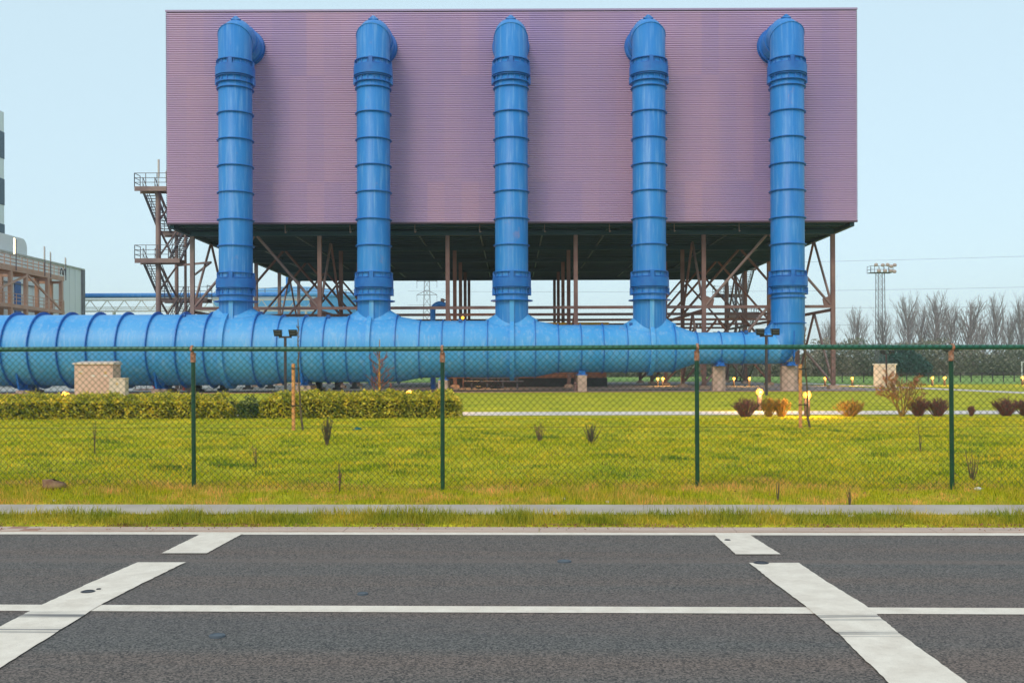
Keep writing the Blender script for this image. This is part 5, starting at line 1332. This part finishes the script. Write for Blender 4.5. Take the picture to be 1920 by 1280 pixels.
# weeds and small shrubs in the lawn
def weed(px, pyb, wpx, hpx, label, n=40, leafy=True, m='leaf_bush'):
    g = G(px, pyb, .22); Y = g.y; s = Y / 1800; w, h = wpx * s / 2, hpx * s
    t = thing('lawn_weed', label, 'plant', (g.x, g.y, gz(g.x, g.y) - .01), 0, 'scrubby weeds in the front lawn'); random.seed(int(px * 7 + pyb)); mb = MB(); C = []
    for k in range(n):
        dx, dy = random.gauss(0, .45) * w, random.gauss(0, .35) * w; hz = h * random.uniform(.6, 1.05)
        a, b, c = Vector((dx * .15, dy * .15, 0)), Vector((dx * .6 + random.gauss(0, .01), dy * .6, hz * .5)), Vector((dx * 1.1, dy * 1.1, hz))
        mb.bar(a, b, .004, .003, n=3); mb.bar(b, c, .003, .002, n=3)
        for q in range(7): C.append(tuple(a.lerp(c, random.uniform(.3, 1.0)) + Vector((random.gauss(0, .014), random.gauss(0, .014), 0))))
    mb.build('stems', M['bark'], t)
    if leafy: leaves('leaves', np.array(C), .014, M[m], t)
weed(613, 836, 24, 52, 'tall leafy grey-green scrub in the lawn right of the left stake', 46)
weed(1012, 832, 22, 38, 'thin brown scrub in the lawn, left of the denser one', 14, m='bud')
weed(1108, 832, 32, 38, 'dense dark scrub in the lawn right of centre', 34)
weed(480, 865, 10, 38, 'single dry brown stalk in the lawn left of the left stake', 3, m='bud')
weed(1458, 916, 10, 40, 'forked dry straw stalk by the fence foot, right of the third post', 3, False)
weed(1726, 846, 14, 54, 'leaning dry stalk in the lawn left of the right fence post', 3, False)
weed(1823, 885, 30, 64, 'curving reddish weed just behind the fence right of the last post', 7, m='bud')
weed(636, 905, 14, 60, 'reddish dry stalks in rough grass left of the second post', 5, m='bud')
weed(178, 850, 10, 60, 'faint dry stalk in the left part of the lawn', 3, m='bud')
weed(1593, 922, 12, 36, 'straw stalk clump at the fence foot between the last two posts', 4, False)
# litter
def litter(px, pyb, s, m, label, z=.12, cat='litter'):
    g = G(px, pyb, z); mb = MB(); random.seed(int(px)); mb.blob((0, 0, s * .35), s, n=7, m=5, sq=(1, .7, .45), jit=.9)
    o = mb.build('crumpled_litter' if cat == 'litter' else 'dirt_mound', M[m]); o.location = (g.x, g.y, gz(g.x, g.y)); tag(o, label, cat)
litter(1835, 919, .05, 'paper', 'white crumpled paper at the fence foot near the right edge'); litter(1272, 984, .035, 'paper', 'white scrap in the verge grass right of centre, left of its twin', .05)
litter(1292, 982, .028, 'paper', 'white scrap in the verge grass, right one of the two', .05); litter(1140, 937, .03, 'paper', 'white scrap in dry grass right of the second post', .1)
litter(1057, 933, .028, 'paper', 'pale scrap in dry grass below the two lawn scrubs', .1); litter(102, 935, .022, 'paper', 'tiny white scrap in dry grass at left', .1)
litter(1597, 969, .04, 'paper', 'flat pale scrap on the cycle path edge at right', .06); litter(669, 813, .09, 'teal', 'small teal cloth bundle lying on the lawn right of the left stake', .22)
litter(98, 922, .15, 'dirt', 'low brown dirt mound by the fence at left', .1, 'dirt mound')

# ------------------------------------------------------------------ haze
def haze():
    m = bpy.data.materials.new('haze'); m.use_nodes = True; N = m.node_tree.nodes; L = m.node_tree.links
    N.remove(N['Principled BSDF']); v = N.new('ShaderNodeVolumePrincipled')
    v.inputs['Color'].default_value = (.92, .96, 1, 1); v.inputs['Density'].default_value = .0004; v.inputs['Anisotropy'].default_value = 0
    L.new(v.outputs[0], N['Material Output'].inputs['Volume'])
    o = MB().box(-1150, 1150, -90, 1150, -1.3, 60).build('haze', m); tag(o, kind='stuff', label='thin pale haze over the whole site', cat='haze')
haze()
